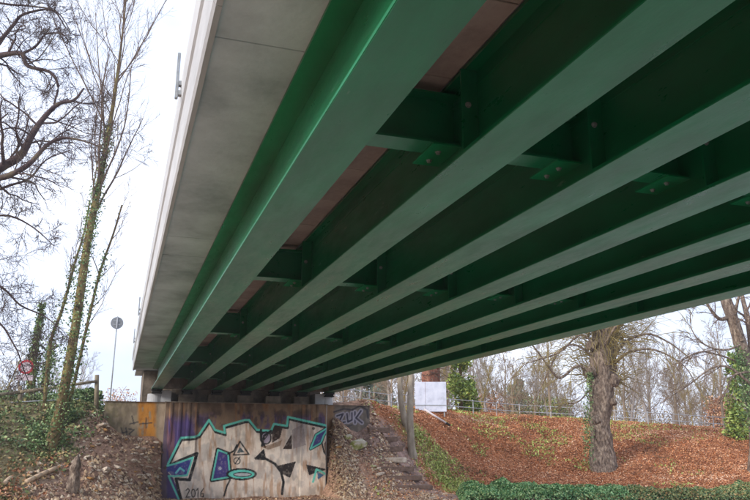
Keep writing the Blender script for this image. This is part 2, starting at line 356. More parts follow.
def fascia(sign, xo):
    prof = [(.525, 3.84), (.498, 3.88), (.475, 4.36), (.445, 4.385), (.425, 4.72), (.47, 4.75), (.80, 4.75), (.80, 4.282), (.583, 4.281), (.583, 3.84)]
    y = -14
    while y < 41.5:
        y2 = min(y+4.0, 41.6); bm = bm_new(); rings = []
        for yy in (y+.004, y2-.004):
            rings.append([bm.verts.new((xo+sign*p[0], yy, EYE+p[1])) for p in prof])
        k = len(prof)
        for i in range(k): bm.faces.new((rings[0][i], rings[0][(i+1) % k], rings[1][(i+1) % k], rings[1][i]))
        bm.faces.new(rings[0][::-1]); bm.faces.new(rings[1])
        finish(bm, 'fascia_panel', M['conc_pale'], bridge); y = y2
fascia(1, 0); fascia(-1, 12.985)
# railing brackets outside the parapet
for yy in (1.2, 9.3, 27.2, 35.0):
    bm = bm_new(); box(bm, .355, .395, yy-.03, yy+.03, EYE+4.45, EYE+5.12, .006); box(bm, .395, .45, yy-.04, yy+.04, EYE+4.5, EYE+4.56); box(bm, .396, .45, yy-.04, yy+.04, EYE+4.64, EYE+4.70)
    finish(bm, 'railing_post', M['steel'], bridge)

# ------------------------------------------------------------------ ABUTMENT
ab = empty('bridge_abutment', (6.5, 40, 0), 'concrete abutment wall covered in graffiti under the far end of the green bridge', 'abutment')
ab.location = (0, 0, 0)
AT = EYE+2.15
def dseg(px, py, pts, closed=False):
    d = np.full(px.shape, 1e9); q = list(pts)+([pts[0]] if closed else [])
    for (ax, ay), (bx, by) in zip(q[:-1], q[1:]):
        vx, vy = bx-ax, by-ay; t = np.clip(((px-ax)*vx+(py-ay)*vy)/(vx*vx+vy*vy+1e-9), 0, 1)
        d = np.minimum(d, np.hypot(px-ax-t*vx, py-ay-t*vy))
    return d
def inside(px, py, poly):
    r = np.zeros(px.shape, bool); j = len(poly)-1
    for i in range(len(poly)):
        xi, yi = poly[i]; xj, yj = poly[j]
        c = ((yi > py) != (yj > py)) & (px < (xj-xi)*(py-yi)/(yj-yi+1e-12)+xi); r ^= c; j = i
    return r
prng = np.random.default_rng(11)
class Painter:
    def __init__(s, px, py, base): s.x, s.y = px, py; s.c = base.copy(); s.w = .75+.25*sm(vnoise(px*.6, py*.6, 77), .25, .5)
    def mix(s, c, a): a = (np.clip(a, 0, 1)*s.w)[..., None]; s.c = s.c*(1-a)+np.array(lin(c))*a
    def fill(s, c, poly, a=1): s.mix(c, inside(s.x, s.y, poly)*a)
    def line(s, c, pts, w, closed=False, a=1): s.mix(c, a*(1-sm(dseg(s.x, s.y, pts, closed), w*.5-.18, w*.5+.28)))
def wallgrid(name, x0, x1, z0, z1, Y, step, paintfn, profile, parent, zcut=None):
    nxg = int((x1-x0)/step)+1; nzg = int((z1-z0)/step)+1
    xs = np.linspace(x0, x1, nxg); zs = np.linspace(z0, z1, nzg); X, Z = np.meshgrid(xs, zs)
    Yg = Y-profile(X, Z); P = np.stack([X.ravel(), Yg.ravel(), Z.ravel()], 1); px, py = proj_np(P)
    c = paintfn(px.reshape(X.shape), py.reshape(X.shape), X, Z)
    i = (np.arange(nzg-1)[:, None]*nxg+np.arange(nxg-1)[None, :]).ravel(); Fq = np.stack([i, i+1, i+nxg+1, i+nxg], 1)
    # cap round the border back into the wall body
    me = mesh_np(name, P, Fq, M['paintwall'], smooth=False)
    a = me.color_attributes.new('paint', 'FLOAT_COLOR', 'POINT'); a.data.foreach_set('color', np.concatenate([c.reshape(-1, 3), np.ones((c.size//3, 1))], 1).ravel())
    return link(name, me, parent)
TEAL = (110, 220, 204); BLK = (26, 28, 32); PUR = (78, 64, 122); BLU = (62, 70, 150)
def paint_main(px, py, X, Z):
    b = np.ones(px.shape+(3,))*np.array(lin((140, 116, 94)))
    P = Painter(px, py, b); P.w[:] = 1
    n1 = vnoise(px*.14, py*.05, 5); n2 = vnoise(px*.5, py*.3, 9); n3 = vnoise(px*.22, py*.05, 21)
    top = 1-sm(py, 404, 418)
    P.mix((96, 74, 58), .5*sm(n1, .45, .7))
    # sprayed purple background above the letters
    P.mix(PUR, .7*sm(py+6*(n2-.5), 410, 419)*(1-sm(py, 440, 452))*sm(n1+.2*n2, .52, .72))
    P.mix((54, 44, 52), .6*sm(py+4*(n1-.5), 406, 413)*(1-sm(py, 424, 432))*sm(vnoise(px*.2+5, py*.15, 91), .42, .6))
    P.mix(PUR, .95*(1-sm(px, 190, 198))*sm(py+5*(n1-.5), 411, 424))
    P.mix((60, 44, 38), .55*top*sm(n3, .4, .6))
    top_line = [(168,464),(181,438),(195,437),(199,435),(209,420),(215,430),(225,433),(224,426),(245,420),(249,420),(257,430),(271,431),(274,424),(287,426),(288,417),(301,420),(328,426)]
    letter = top_line+[(329,436),(324,444),(327,472),(327,503),(181,503),(178,490),(173,478),(166,470)]
    P.fill((244, 232, 218), letter, 1.0)
    mk = inside(px, py, letter)
    P.mix((176, 172, 170), mk*.5*sm(vnoise(px*.18, py*.12, 31), .42, .62))
    P.mix((186, 132, 78), mk*.6*sm(vnoise(px*.28, py*.045, 41), .56, .72))
    P.mix((150, 130, 112), mk*.5*sm(py, 482, 502)*sm(vnoise(px*.3, py*.1, 51), .3, .6))
    P.mix((120, 110, 120), mk*.5*(1-sm(np.abs(px-299), 3, 12))*(1-sm(py, 440, 462)))
    P.mix((160, 108, 56), .4*sm(vnoise(px*.25, py*.03, 43), .6, .74)*(1-sm(py, 452, 486)))
    # interior shapes
    P.w = .82+.18*sm(vnoise(px*.6, py*.6, 77), .25, .5)
    P.line(BLK, [(p[0]+.5, p[1]+2.0) for p in top_line], 2.6); P.line(TEAL, top_line, 2.0)
    arr = [(167,466),(178,462.5),(193,457),(187.5,476),(176,476),(171.5,475),(166,470)]
    P.line(BLK, [(165,468),(179,461),(197,453.5),(189.5,480),(176,479),(181,500)], 3.0)
    P.fill(BLU, arr); P.line(TEAL, [(167,466),(178,463),(193,457.5),(187,475.5),(174,476.5),(168.5,476),(179,500)], 1.7)
    P.line((120, 215, 225), [(176,473),(180,468),(184,471)], 1.8)
    h1 = [(218,450),(228,454),(230,477),(212,480)]
    P.line(BLK, h1, 4.6, True); P.fill((72, 62, 140), h1); P.line(TEAL, h1, 1.5, True); P.mix((200, 205, 225), (np.hypot(px-220, py-468.5) < 1.6)*.9)
    tr = [(240,441.5),(233.5,455),(249,454.5)]
    P.line(BLK, tr, 1.4, True); P.fill((70, 90, 96), [(240,447),(237,453),(245,452.5)])
    P.line((50, 50, 50), [(237+3.2*math.cos(t), 461+3.2*math.sin(t)) for t in np.linspace(0, 6.1, 14)], .9); P.line((50, 50, 50), [(235,464),(240,457)], .9)
    ell = lambda cx, cy, a, b2: [(cx+a*math.cos(t), cy+b2*math.sin(t)) for t in np.linspace(0, 6.28, 26)]
    P.mix(BLK, inside(px, py, ell(241.5, 474.3, 15.5, 6.2))); P.mix(TEAL, inside(px, py, ell(241.5, 474.3, 13, 4.4))); P.mix((196, 200, 206), inside(px, py, ell(242.5, 474.6, 9, 2)))
    P.line(BLK, ell(242.5, 474.6, 9, 2), .8)
    P.line(BLK, [(230,480),(227,486),(224,496)], 1.6)
    P.line(BLK, ell(266, 438, 5, 6), 1.4); P.mix((150, 140, 170), inside(px, py, ell(266, 438, 4.2, 5.2))*.8); P.line(BLK, [(264,440),(268,435)], .8)
    P.line(BLK, [(261,430),(261,440),(265,447)], 2.2)
    P.fill((58, 42, 36), [(274,426),(283,427),(280,438),(272,443),(272,433)])
    P.fill(BLK, [(254,458.5),(264,449),(266,458)])
    P.line(BLK, [(256,458.5),(266,459),(275,464),(281,472),(283.5,482),(282,494)], 2.5)
    P.fill((44, 36, 36), [(277,466),(296,461.5),(290,478),(282,474)])
    P.fill((60, 46, 40), [(283,449),(291.5,434),(292,449)]); P.fill((130, 118, 122), [(292,430),(303,424),(306,445),(293,449)], .6); P.line(BLK, [(271,431),(264,436),(262,446)], 2.2); P.fill((126, 88, 52), [(262,447),(268,450),(280,446),(282,440),(272,444)], .7); P.line(BLK, [(228,454),(234,451),(237,445)], 1.6)
    P.fill((38, 34, 36), [(306,464.5),(328,469.5),(319,472),(309,475.5)])
    P.line(TEAL, [(313,482),(316.5,469.5),(322,472),(328,476)], 2.0); P.fill((70, 110, 150), [(317,472),(324,475),(318,480)])
    rt = [(329,427),(316,435),(310.5,449),(321,443),(323.5,436)]
    P.line(BLK, rt, 3.2, True); P.fill((70, 72, 140), rt); P.line(TEAL, rt, 1.5, True)
    P.line(BLK, [(322,443),(324,452),(327,456)], 1.4)
    P.mix(BLK, (np.hypot(px-313.5, py-428.5) < 1.6)*.8)
    # date
    for st in ([(186,490.5),(188,488.5),(189.5,490.5),(186,497.5),(190,497)], ell(193.3, 493.3, 1.8, 4), [(196.5,490.5),(198,488.5),(198,497.5)], [(203.5,488.5),(201,492.5),(200.8,496.5),(203.4,497),(203.6,494),(201.2,493.6)]):
        P.line((58, 50, 48), st, .95)
    P.mix((130, 112, 96), .5*(1-sm(px, 165.5, 168)))
    return P.c
def prof_main(X, Z):
    y = np.zeros(X.shape)
    for a, b in ((2.25, 3.86), (9.42, 10.82)): y += .05*((X > a-.01) & (X < b))
    for rx in (2.55, 3.0, 3.45, 9.75, 10.3): y += .035*(1-sm(np.abs(X-rx), .05, .10))*sm(Z, EYE-.1, EYE+.3)
    return y
wallgrid('graffiti_face', 2.25, 10.82, -.3, AT-.02, 40.0, .028, paint_main, prof_main, ab)
bm = bm_new(); box(bm, 2.252, 10.818, 40.003, 41.8, -.3, AT); box(bm, 2.20, 10.87, 39.90, 40.0, AT-.018, AT+.01); finish(bm, 'wall_block', M['conc_dark'], ab)
bm = bm_new(); box(bm, 2.252, 2.30, 39.952, 40.0, -.3, AT-.02); box(bm, 10.775, 10.817, 39.952, 40.0, -.3, AT-.02); finish(bm, 'wall_edge', M['conc_pale'], ab)
def paint_lw(px, py, X, Z):
    b = np.ones(px.shape+(3,))*np.array(lin((158, 144, 120))); P = Painter(px, py, b); P.w[:] = 1
    P.mix((118, 112, 78), .7*(1-sm(px, 112, 132))*sm(vnoise(px*.2, py*.2, 3), .35, .55))
    P.mix((110, 98, 84), .5*sm(vnoise(px*.3, py*.1, 13), .45, .65))
    P.mix((206, 138, 42), .88*(1-sm(np.abs(px-147), 6.5, 11))*sm(vnoise(px*.4, py*.12, 8), .2, .42))
    P.mix((150, 92, 40), .5*(1-sm(np.abs(px-147), 6, 10))*sm(vnoise(px*.5, py*.2, 18), .5, .7))
    P.mix((196, 176, 158), .5*(1-sm(np.abs(px-162), 2, 5)))
    for st in ([(121,428),(124,437)], [(126,428),(127,437)], [(122,433),(127,432)], [(129,429),(134,430),(129,434),(133,438)], [(132,416),(134,424)], [(130,424),(138,422)], [(146,418),(146,428)], [(140,424),(152,423)]):
        P.line((52, 50, 56), st, 1.3, a=.8)
    return P.c
def paint_rw(px, py, X, Z):
    b = np.ones(px.shape+(3,))*np.array(lin((126, 116, 108))); P = Painter(px, py, b); P.w[:] = 1
    P.mix((92, 84, 78), .7*sm(vnoise(px*.3, py*.15, 3), .4, .62)); P.mix((168, 130, 92), .6*(1-sm(np.abs(px-330), 2, 6)))
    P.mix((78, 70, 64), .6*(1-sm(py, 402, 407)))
    for st in ([(337,416),(343,414),(338,424),(345,422)], [(347,414),(348,422),(352,420),(352,413)], [(355,412),(355,423)], [(361,411),(356,418),(362,423)]):
        P.line((176, 172, 188), st, 4.2, a=.7); P.line((46, 44, 62), st, 1.6, a=.95)
    P.line((50, 48, 60), [(334,412),(344,409),(352,410),(360,406),(367,410),(368,418)], 1.6, a=.8)
    P.line((60, 58, 70), [(338,430),(346,427),(352,425)], 1.5, a=.7)
    return P.c
zero = lambda X, Z: np.zeros(X.shape)
wallgrid('graffiti_face', -.7, 2.25, EYE-1.5, AT-.02, 40.28, .035, paint_lw, zero, ab)
wallgrid('graffiti_face', 10.82, 13.4, EYE-1.5, AT-.02, 40.28, .035, paint_rw, zero, ab)
for x0, x1 in ((-.702, 2.25), (10.82, 13.402)):
    bm = bm_new(); box(bm, x0, x1, 40.283, 41.2, EYE-2.2, AT-.003, .0); box(bm, x0-.03, x1+.0, 40.2, 40.283, AT-.018, AT); finish(bm, 'wing_wall', M['conc_dark'], ab)
# seats under each girder: plinth + pot bearing; ballast wall behind; two pale end cheeks
bm = bm_new(); box(bm, 2.55, 10.1, 41.0, 41.75, AT, EYE+2.86); finish(bm, 'ballast_wall', M['conc_dark'], ab)
for i, x in enumerate(GXc):
    bm = bm_new()
    if i in (0, 6): cyl(bm, (x-.05, 40.65, AT), (x-.05, 40.65, AT+.42), .40, .38, 24)
    else: box(bm, x-.42, x+.42, 40.35, 40.95, AT, AT+.42, .02)
    finish(bm, 'bearing_plinth', M['conc_pale'] if i in (0, 6) else M['conc_dark'], ab, smooth=False)
    bm = bm_new(); box(bm, x-.26, x+.26, 39.98, 40.62, AT+.421, AT+.47, .005); box(bm, x-.22, x+.22, 40.0, 40.6, AT+.472, AT+.56, .01); box(bm, x-.27, x+.27, 39.97, 40.63, AT+.562, Z0-.003, .005)
    finish(bm, 'bearing', M['rubber'], ab)
for x0, x1 in ((2.0, 2.52), (10.22, 11.02)):
    bm = bm_new(); box(bm, x0, x1, 40.3, 41.6, AT, Z0-.06, .015); finish(bm, 'cheek_block', M['conc_pale'], ab)
bm = bm_new(); box(bm, 1.1, 10.9, 41.82, 46, .3, EYE+3.86); finish(bm, 'approach_fill', M['conc_dark'], ab)

# ------------------------------------------------------------------ trees
def walk(p, d, length, n, rng, wob, trop):
    pts = [p.copy()]; d = d.normalized(); st = length/n
    for i in range(n):
        d = (d+Vector((rng.gauss(0, wob), rng.gauss(0, wob), rng.gauss(0, wob)))+Vector((0, 0, trop))).normalized()
        p = p+d*st; pts.append(p.copy())
    return pts
def grow(store, pts, r0, r1, lvl, prm, rng):
    """store[lvl] list of paths; spawn children along pts"""
    n = len(pts); rad = [r0+(r1-r0)*i/(n-1) for i in range(n)]
    store.setdefault(lvl, []).append((pts, rad, prm['sides'][min(lvl, len(prm['sides'])-1)]))
    if lvl >= prm['levels']: return
    Ltot = sum((pts[i+1]-pts[i]).length for i in range(n-1)); k = prm['kids'][lvl]; k = int(k*(.8+.4*rng.random())+.5)
    for j in range(k):
        t = prm['start'][lvl]+(1-prm['start'][lvl])*(j+rng.random())/k; t = min(t, .995)
        f = t*(n-1); i = int(f); p = pts[i].lerp(pts[i+1], f-i); tan = (pts[i+1]-pts[i]).normalized()
        side = tan.cross(Vector((rng.gauss(0, 1), rng.gauss(0, 1), rng.gauss(0, 1)))).normalized()
        a = prm['angle'][lvl]*(.7+.6*rng.random()); d = tan*math.cos(a)+side*math.sin(a)
        ln = prm['ratio'][lvl]*(prm.get('abs', {}).get(lvl) or Ltot)*(1-.55*t)*(.6+.8*rng.random())
        rr_ = (rad[i]*.5)*(.5+.4*rng.random()); rr_ = max(rr_, prm['rmin'])
        grow(store, walk(p, d, ln, prm['segs'][lvl], rng, prm['wob'], prm['trop'][lvl]), rr_, max(rr_*.35, prm['rmin']*.7), lvl+1, prm, rng)
def spline(pts, k=4):
    out = []; P = [Vector(p) for p in pts]; P = [P[0]*2-P[1]]+P+[P[-1]*2-P[-2]]
    for i in range(1, len(P)-2):
        for j in range(k):
            t = j/k; a, b, c, d = P[i-1], P[i], P[i+1], P[i+2]
            out.append(.5*((2*b)+(c-a)*t+(2*a-5*b+4*c-d)*t*t+(3*b-a-3*c+d)*t**3))
    out.append(P[-2]); return out
def tree_obj(name, label, cat, store, mt, mc, base, group=None, trunk_lv=1, extra=None):
    root = empty(name, base, label, cat, group); inv = Vector(base)
    def shift(paths): return [([p-inv for p in a], b, c) for a, b, c in paths]
    tr = [x for l in store for x in store[l] if l < trunk_lv]; cr = [x for l in store for x in store[l] if l >= trunk_lv]
    if tr: tubes('trunk', shift(tr), mt, root)
    if cr: tubes('crown', shift(cr), mc, root)
    return root
def rad_line(r0, r1, n, p=1.0): return [r0+(r1-r0)*((i/(n-1))**p) for i in range(n)]
# --- A. leaning ivy-clad tree on the left bank
rng = random.Random(5)
st = {}
tp = spline([at(50,456,34), at(62,400,34), at(75,330,34.2), at(88,240,34.6), at(100,180,35), at(112,112,35.3), at(120,55,35.6), at(126,0,36), at(131,-45,36.3)], 4)
prmA = dict(sides=[10, 5, 4, 3], levels=3, kids=[30, 12, 8], start=[.40, .12, .1], angle=[.5, .55, .6], ratio=[.34, .36, .42], segs=[9, 6, 4], wob=.07, trop=[.07, .04, .0], rmin=.007)
grow(st, tp, .22, .03, 0, prmA, rng)
st[0] = [(tp, list(np.interp(np.linspace(0, 1, len(tp)), [0, .12, .3, .5, .66, .8, 1], [.33, .23, .20, .15, .09, .05, .02])), 12)]
for pl, r in (([(57,452,34.2),(72,392,34.5),(88,322,35),(100,272,35.2),(113,235,35.4),(122,205,35.6)], .09), ([(44,408,35.5),(50,345,36),(61,313,36),(70,282,36.2),(75,262,36.2),(84,233,36.3),(90,200,36.4)], .09)):
    q = spline([at(*a) for a in pl], 4); p2 = dict(prmA); p2.update(kids=[9, 8, 5], start=[.35, .2, .2], ratio=[.25, .4, .4]); s2 = {}
    grow(s2, q, r, .04, 0, p2, rng)
    for l in s2: st.setdefault(l, []).extend(s2[l])
tb = ground_hit(50, 452)
for k in (tp,): k[0].z = min(k[0].z, zat(k[0].x, k[0].y)-.2)
tA = tree_obj('ivy_clad_tree', 'tall slim leaning tree with mossy ivy-wrapped trunk on the left bank', 'tree', st, M['bark_moss'], M['twig'], tb)
def ivy_on(paths, dens, size, spread, rngn, mtl, parent, base, t0=0, t1=1):
    P = []
    for pts, rad, _ in paths:
        a = np.array(pts); L_ = np.linalg.norm(np.diff(a, axis=0), axis=1); tot = L_.sum(); m = int(tot*dens)
        t = t0+(t1-t0)*rngn.random(m); f = t*(len(a)-1); i = np.minimum(f.astype(int), len(a)-2); p = a[i]+(a[i+1]-a[i])*(f-i)[:, None]
        rr2 = np.interp(f, np.arange(len(a)), rad); d = rngn.normal(size=(m, 3)); d /= np.linalg.norm(d, axis=1, keepdims=True)
        clump = .6+.8*vnoise(t*tot*.8, t*0, 5)
        P.append(p+d*(rr2[:, None]+spread*rngn.random((m, 1))**1.5*clump[:, None]))
    P = np.concatenate(P)-np.array(base)
    me = leaf_mesh('ivy', P, size, rngn, mtl, flat=1); o = link('ivy', me, parent); return o
nr = np.random.default_rng(2)
ivy_on([(tp, rad_line(.30, .05, len(tp)), 0)], 150, .06, .3, nr, M['ivy'], tA, tb, .0, .60)
ivy_on([x for x in st[0][1:]], 50, .07, .3, nr, M['ivy'], tA, tb, .0, .7)
# --- B. two ivy-covered stems far left
for k, pl in enumerate(([(30,402,39),(33,365,39),(37,335,39),(43,304,39)], [(42,402,41),(46,380,41),(49,360,41),(52,345,41)])):
    q = spline([at(*a) for a in pl], 4); s2 = {0: [(q, rad_line(.22, .06, len(q)), 8)]}; base = q[0].copy(); base.z = zat(base.x, base.y)
    q[0].z = base.z-.2
    t = tree_obj('dead_tree', ['broken trunk wrapped in dark ivy behind the round red-rimmed sign', 'short bushy ivy-covered dead tree behind the wooden fence'][k], 'tree', s2, M['bark_moss'], M['twig'], base)
    ivy_on(s2[0], 330, .08, [.25, .6][k], nr, M['ivy'], t, base, 0, 1)
# --- C. big dark tree off the left edge, limbs reaching in
st = {}; rng = random.Random(9); D = 23
prmC = dict(sides=[8, 5, 4, 3], levels=3, kids=[17, 9, 7], start=[.12, .1, .1], angle=[.95, .8, .75], ratio=[.36, .6, .6], segs=[8, 6, 5], wob=.2, trop=[.01, .0, -.03], rmin=.006)
limbs = [([(-70,250,D),(-30,190,D),(0,168,D),(20,156,D),(32,135,D),(42,120,D),(58,104,D),(74,100,D),(84,88,D)], .19, .03),
         ([(-60,240,D),(-20,185,D-1),(5,177,D-1),(28,165,D-1),(46,146,D-1),(62,138,D-1),(84,141,D-1),(108,150,D-1)], .13, .015),
         ([(-60,90,D),(-10,60,D),(8,54,D),(22,54,D),(28,66,D),(50,72,D),(58,86,D),(54,104,D)], .12, .03),
         ([(-60,70,D+1),(-10,50,D+1),(4,36,D+1),(14,24,D+1),(24,14,D+1),(52,10,D+1),(66,28,D+1)], .10, .02),
         ([(-60,-10,D),(0,3,D),(30,6,D),(56,11,D),(70,30,D)], .05, .015),
         ([(22,54,D),(36,46,D),(46,34,D),(62,34,D),(70,44,D)], .05, .012),
         ([(-60,200,D+2),(-20,196,D+2),(8,186,D+2),(30,178,D+2),(46,160,D+2),(70,150,D+2)], .07, .015),
         ([(-60,250,D+2),(0,286,D+2),(20,305,D+2),(44,316,D+2),(62,330,D+2)], .05, .012),
         ([(-60,200,D),(-20,215,D),(10,216,D),(34,228,D),(54,246,D)], .055, .012),
         ([(-70,330,D+3),(-10,318,D+3),(14,345,D+3),(22,365,D+3),(30,385,D+3)], .045, .012)]
for pl, r0, r1 in limbs:
    q = spline([at(*a) for a in pl], 4); grow(st, q, r0, r1, 0, prmC, rng)
tbx = at(-110, 330, D); tbx.z = zat(tbx.x, tbx.y)
tk = spline([tbx+Vector((0, 0, -.3)), tbx+Vector((.1, 0, 3)), at(-70, 250, D), at(-62, 120, D), at(-60, 20, D), at(-50, -80, D)], 5)
st[0].append((tk, rad_line(.5, .2, len(tk)), 14))
tree_obj('bare_tree', 'large dark bare tree whose twisting limbs reach in over the left bank', 'tree', st, M['bark_dk'], M['bark_dk'], tbx)
# --- D. massive knobbly trunk on the leaf-covered bank
rng = random.Random(21); gb = ground_hit(602, 466)
def knob_trunk(pl, radii, sides=40, seed=0, amp=.13):
    q = spline(pl, 8); rad = np.interp(np.linspace(0, 1, len(q)), np.linspace(0, 1, len(radii)), radii)
    V, Fc = tube_arrays([(q, rad, sides)]); V = V.reshape(len(q), sides, 3); Cn = np.array(q)
    for i in range(len(q)):
        for j in range(sides):
            v = Vector(V[i, j]); nn = mnoise.fractal(v*1.1+Vector((seed, 0, 0)), 1, 2, 4)+.5*mnoise.noise(Vector((j*1.2, i*.15, seed)))
            flare = 1+.28*max(0, 1-i/7.0)*abs(math.sin(j/sides*math.pi*5+seed))
            V[i, j] = Cn[i]+(V[i, j]-Cn[i])*(1+amp*nn)*flare
    return V.reshape(-1, 3), Fc
rootD = empty('plane_tree', gb, 'massive old tree with knobbly grey-brown trunk on the leaf-covered bank', 'tree')
dD = 49
pl = [gb+Vector((0, 0, -1.2)), at(602,448,dD), at(600,425,dD), at(601,400,dD), at(602,378,dD), at(603,355,dD), at(606,330,dD), at(608,300,dD)]
V, Fc = knob_trunk(pl, [.92, .70, .68, .73, .8, .86, .8, .66], seed=3, amp=.15)
me = mesh_np('trunk', V-np.array(gb), Fc, M['bark'], smooth=True); link('trunk', me, rootD)
for bx, by, br in ((614,380,.42), (590,372,.38), (597,420,.3), (612,402,.28), (592,345,.4)):
    bm = bm_new(); bmesh.ops.create_icosphere(bm, subdivisions=3, radius=br)
    for v in bm.verts: v.co *= 1+.3*mnoise.fractal(v.co*3+Vector((bx, 0, 0)), 1, 2, 3)
    finish(bm, 'burl', M['bark'], rootD, True, at(bx, by, dD-.5)-gb)
st = {}
prmD = dict(sides=[8, 5, 3, 3], levels=2, kids=[11, 8], start=[.25, .2], angle=[.6, .6], ratio=[.35, .45], segs=[7, 4], wob=.14, trop=[-.06, -.08], rmin=.014)
for plx, r0 in (([(608,372,48.6),(622,345,48.4),(646,334,48),(668,342,48),(690,358,48)], .13), ([(612,365,48.6),(630,352,48),(655,350,48),(684,366,48),(700,392,48)], .10),
                ([(590,372,48.4),(577,366,48),(560,378,47.5),(548,366,47),(532,345,46.5),(520,341,46)], .12), ([(592,355,48.4),(575,345,48),(560,350,48),(548,372,48),(536,396,48),(516,418,48)], .08),
                ([(596,345,48),(580,335,48),(560,352,48),(537,360,48),(524,365,48),(512,378,48)], .08), ([(604,345,48),(620,322,47),(650,306,46),(690,310,46)], .1),
                ([(590,390,48.3),(578,402,48),(566,404,48),(552,410,48)], .06), ([(606,312,49),(625,270,50),(650,220,52)], .3), ([(606,312,49),(590,270,50),(560,210,52)], .3)):
    grow(st, spline([at(*a) for a in plx], 5), r0, r0*.22, 0, prmD, rng)
# bunches of water shoots on the pollard heads
heads = [(rng.uniform(0, 6.28), rng.uniform(0, 1)) for _ in range(26)]
for i in range(800):
    ha = heads[rng.randrange(26)]; a = ha[0]+rng.gauss(0, .25); hgt = min(1, max(0, ha[1]+rng.gauss(0, .04))); c = at(602, 385-78*hgt, dD)+Vector((math.cos(a), math.sin(a), 0))*.85
    d = Vector((math.cos(a)*.5, math.sin(a)*.5, rng.uniform(-.2, .9)))
    st.setdefault(1, []).append((walk(c, d, rng.uniform(.8, 4.6), 7, rng, .2, -.06), rad_line(.022, .009, 8), 3))
V, Fc = tube_arrays([([p-gb for p in a], b, c) for a, b, c in st[0]]); link('limb', mesh_np('limb', V, Fc, M['bark'], smooth=True), rootD)
V, Fc = tube_arrays([([p-gb for p in a], b, c) for l in st if l > 0 for a, b, c in st[l]]); link('crown', mesh_np('crown', V, Fc, M['twig_y'], smooth=True), rootD)
ivq = spline([at(588,462,48.2), at(588,430,48), at(588,400,48), at(590,372,48)], 5)
ivy_on([(ivq, rad_line(.2, .1, len(ivq)), 0)], 110, .07, .3, nr, M['ivy'], rootD, gb, 0, 1)
# --- E. second large tree at the right edge
rng = random.Random(31); gE = ground_hit(762, 470); dE = 46; rootE = empty('plane_tree', gE, 'large bare tree with forked trunk rising at the right edge of the leaf bank', 'tree')
V, Fc = knob_trunk([gE+Vector((0, 0, -.3)), at(758,430,dE), at(751,390,dE), at(745,362,dE), at(736,330,dE), at(726,300,dE), at(716,270,dE), at(705,235,dE)], [.72, .5, .45, .41, .37, .34, .28, .2], 26, 8, .1)
link('trunk', mesh_np('trunk', V-np.array(gE), Fc, M['bark'], smooth=True), rootE)
st = {}
for plx, r0 in (([(752,392,46),(752,350,46.5),(748,320,46.5),(742,295,47),(735,250,48)], .28), ([(728,318,46),(718,318,45.6),(705,300,45),(700,280,45)], .14), ([(752,385,45),(730,368,44.6),(712,368,44.3),(690,384,44),(660,404,44)], .09),
                ([(748,372,45),(733,376,44.5),(726,392,44),(720,405,44)], .08), ([(740,345,45),(725,350,44.5),(705,345,44),(692,330,44),(690,310,44)], .07), ([(745,365,45.5),(722,356,45),(700,352,44.5),(680,362,44),(664,372,44)], .07),
                ([(742,340,45.5),(735,322,45),(738,300,44),(744,280,44)], .16)):
    grow(st, spline([at(*a) for a in plx], 5), r0, r0*.25, 0, prmD, rng)
V, Fc = tube_arrays([([p-gE for p in a], b, c) for a, b, c in st[0]]); link('limb', mesh_np('limb', V, Fc, M['bark'], smooth=True), rootE)
V, Fc = tube_arrays([([p-gE for p in a], b, c) for l in st if l > 0 for a, b, c in st[l]]); link('crown', mesh_np('crown', V, Fc, M['twig'], smooth=True), rootE)
ivq = spline([at(757,425,45.2), at(748,400,45.2), at(742,375,45.2), at(738,350,45.2)], 5)
ivy_on([(ivq, rad_line(.3, .15, len(ivq)), 0)], 330, .08, .55, nr, M['ivy'], rootE, gE, 0, 1)
# --- F. twin slim trunks beside the steps
for k, (pl, r0, r1, lb) in enumerate((([(413,462,43.4),(411,440,43.4),(410,410,43.4),(411,380,43.6),(412,350,44),(416,300,45),(420,240,47)], .27, .1, 'slim grey-barked tree standing right beside the dirt steps'),
                                      ([(408,436,45),(403,412,45),(400,390,45),(401,365,45),(402,340,45.5),(400,290,47)], .23, .1, 'slimmer grey tree just left of and behind the one by the steps'))):
    rng = random.Random(50+k); q = [at(*a) for a in pl]; b = q[0].copy(); b.z = zat(b.x, b.y); q[0].z = b.z-.2; q = spline(q, 5); st = {}
    prmF = dict(sides=[12, 5, 3], levels=2, kids=[9, 7], start=[.62, .2], angle=[.6, .6], ratio=[.3, .4], segs=[6, 4], wob=.1, trop=[.05, 0], rmin=.012)
    grow(st, q, r0, r1, 0, prmF, rng); st[0] = [(q, [v*(1+.12*rng.gauss(0, 1)*.4) for v in rad_line(r0, r1, len(q), .7)], 12)]
    tree_obj('slim_tree', lb, 'tree', st, M['bark_pale'], M['twig'], b)
# --- G. ruddy trunk behind the white panel
rng = random.Random(61); q = [at(431,416,56), at(431,390,56), at(431,365,56), at(432,330,57), at(434,280,58)]; b = q[0].copy(); b.z = zat(b.x, b.y); q[0].z = b.z-.3
rootG = empty('redwood_tree', b, 'broad reddish-brown trunk rising behind the white panel', 'tree')
M['bark_red'] = mat('red_bark', [(84, 52, 44), (128, 86, 72), (150, 110, 90)], 2, .95, .9, 8, stretch=(1.5, 1.5, .2), dist=.05, spec=.1)
V, Fc = knob_trunk(q, [.85, .7, .66, .6, .45], 22, 5, .08); link('trunk', mesh_np('trunk', V-np.array(b), Fc, M['bark_red'], smooth=True), rootG)
st = {}
for i in range(60):
    p = at(431+rng.uniform(-8, 8), rng.uniform(355, 384), 55.4); st.setdefault(0, []).append((walk(p, Vector((rng.gauss(0, 1), -.3, rng.gauss(0, .4))), rng.uniform(.6, 2), 5, rng, .25, -.05), rad_line(.03, .012, 6), 3))
V, Fc = tube_arrays([([p-b for p in a], r, c) for a, r, c in st[0]]); link('twigs', mesh_np('twigs', V, Fc, M['twig'], smooth=True), rootG)
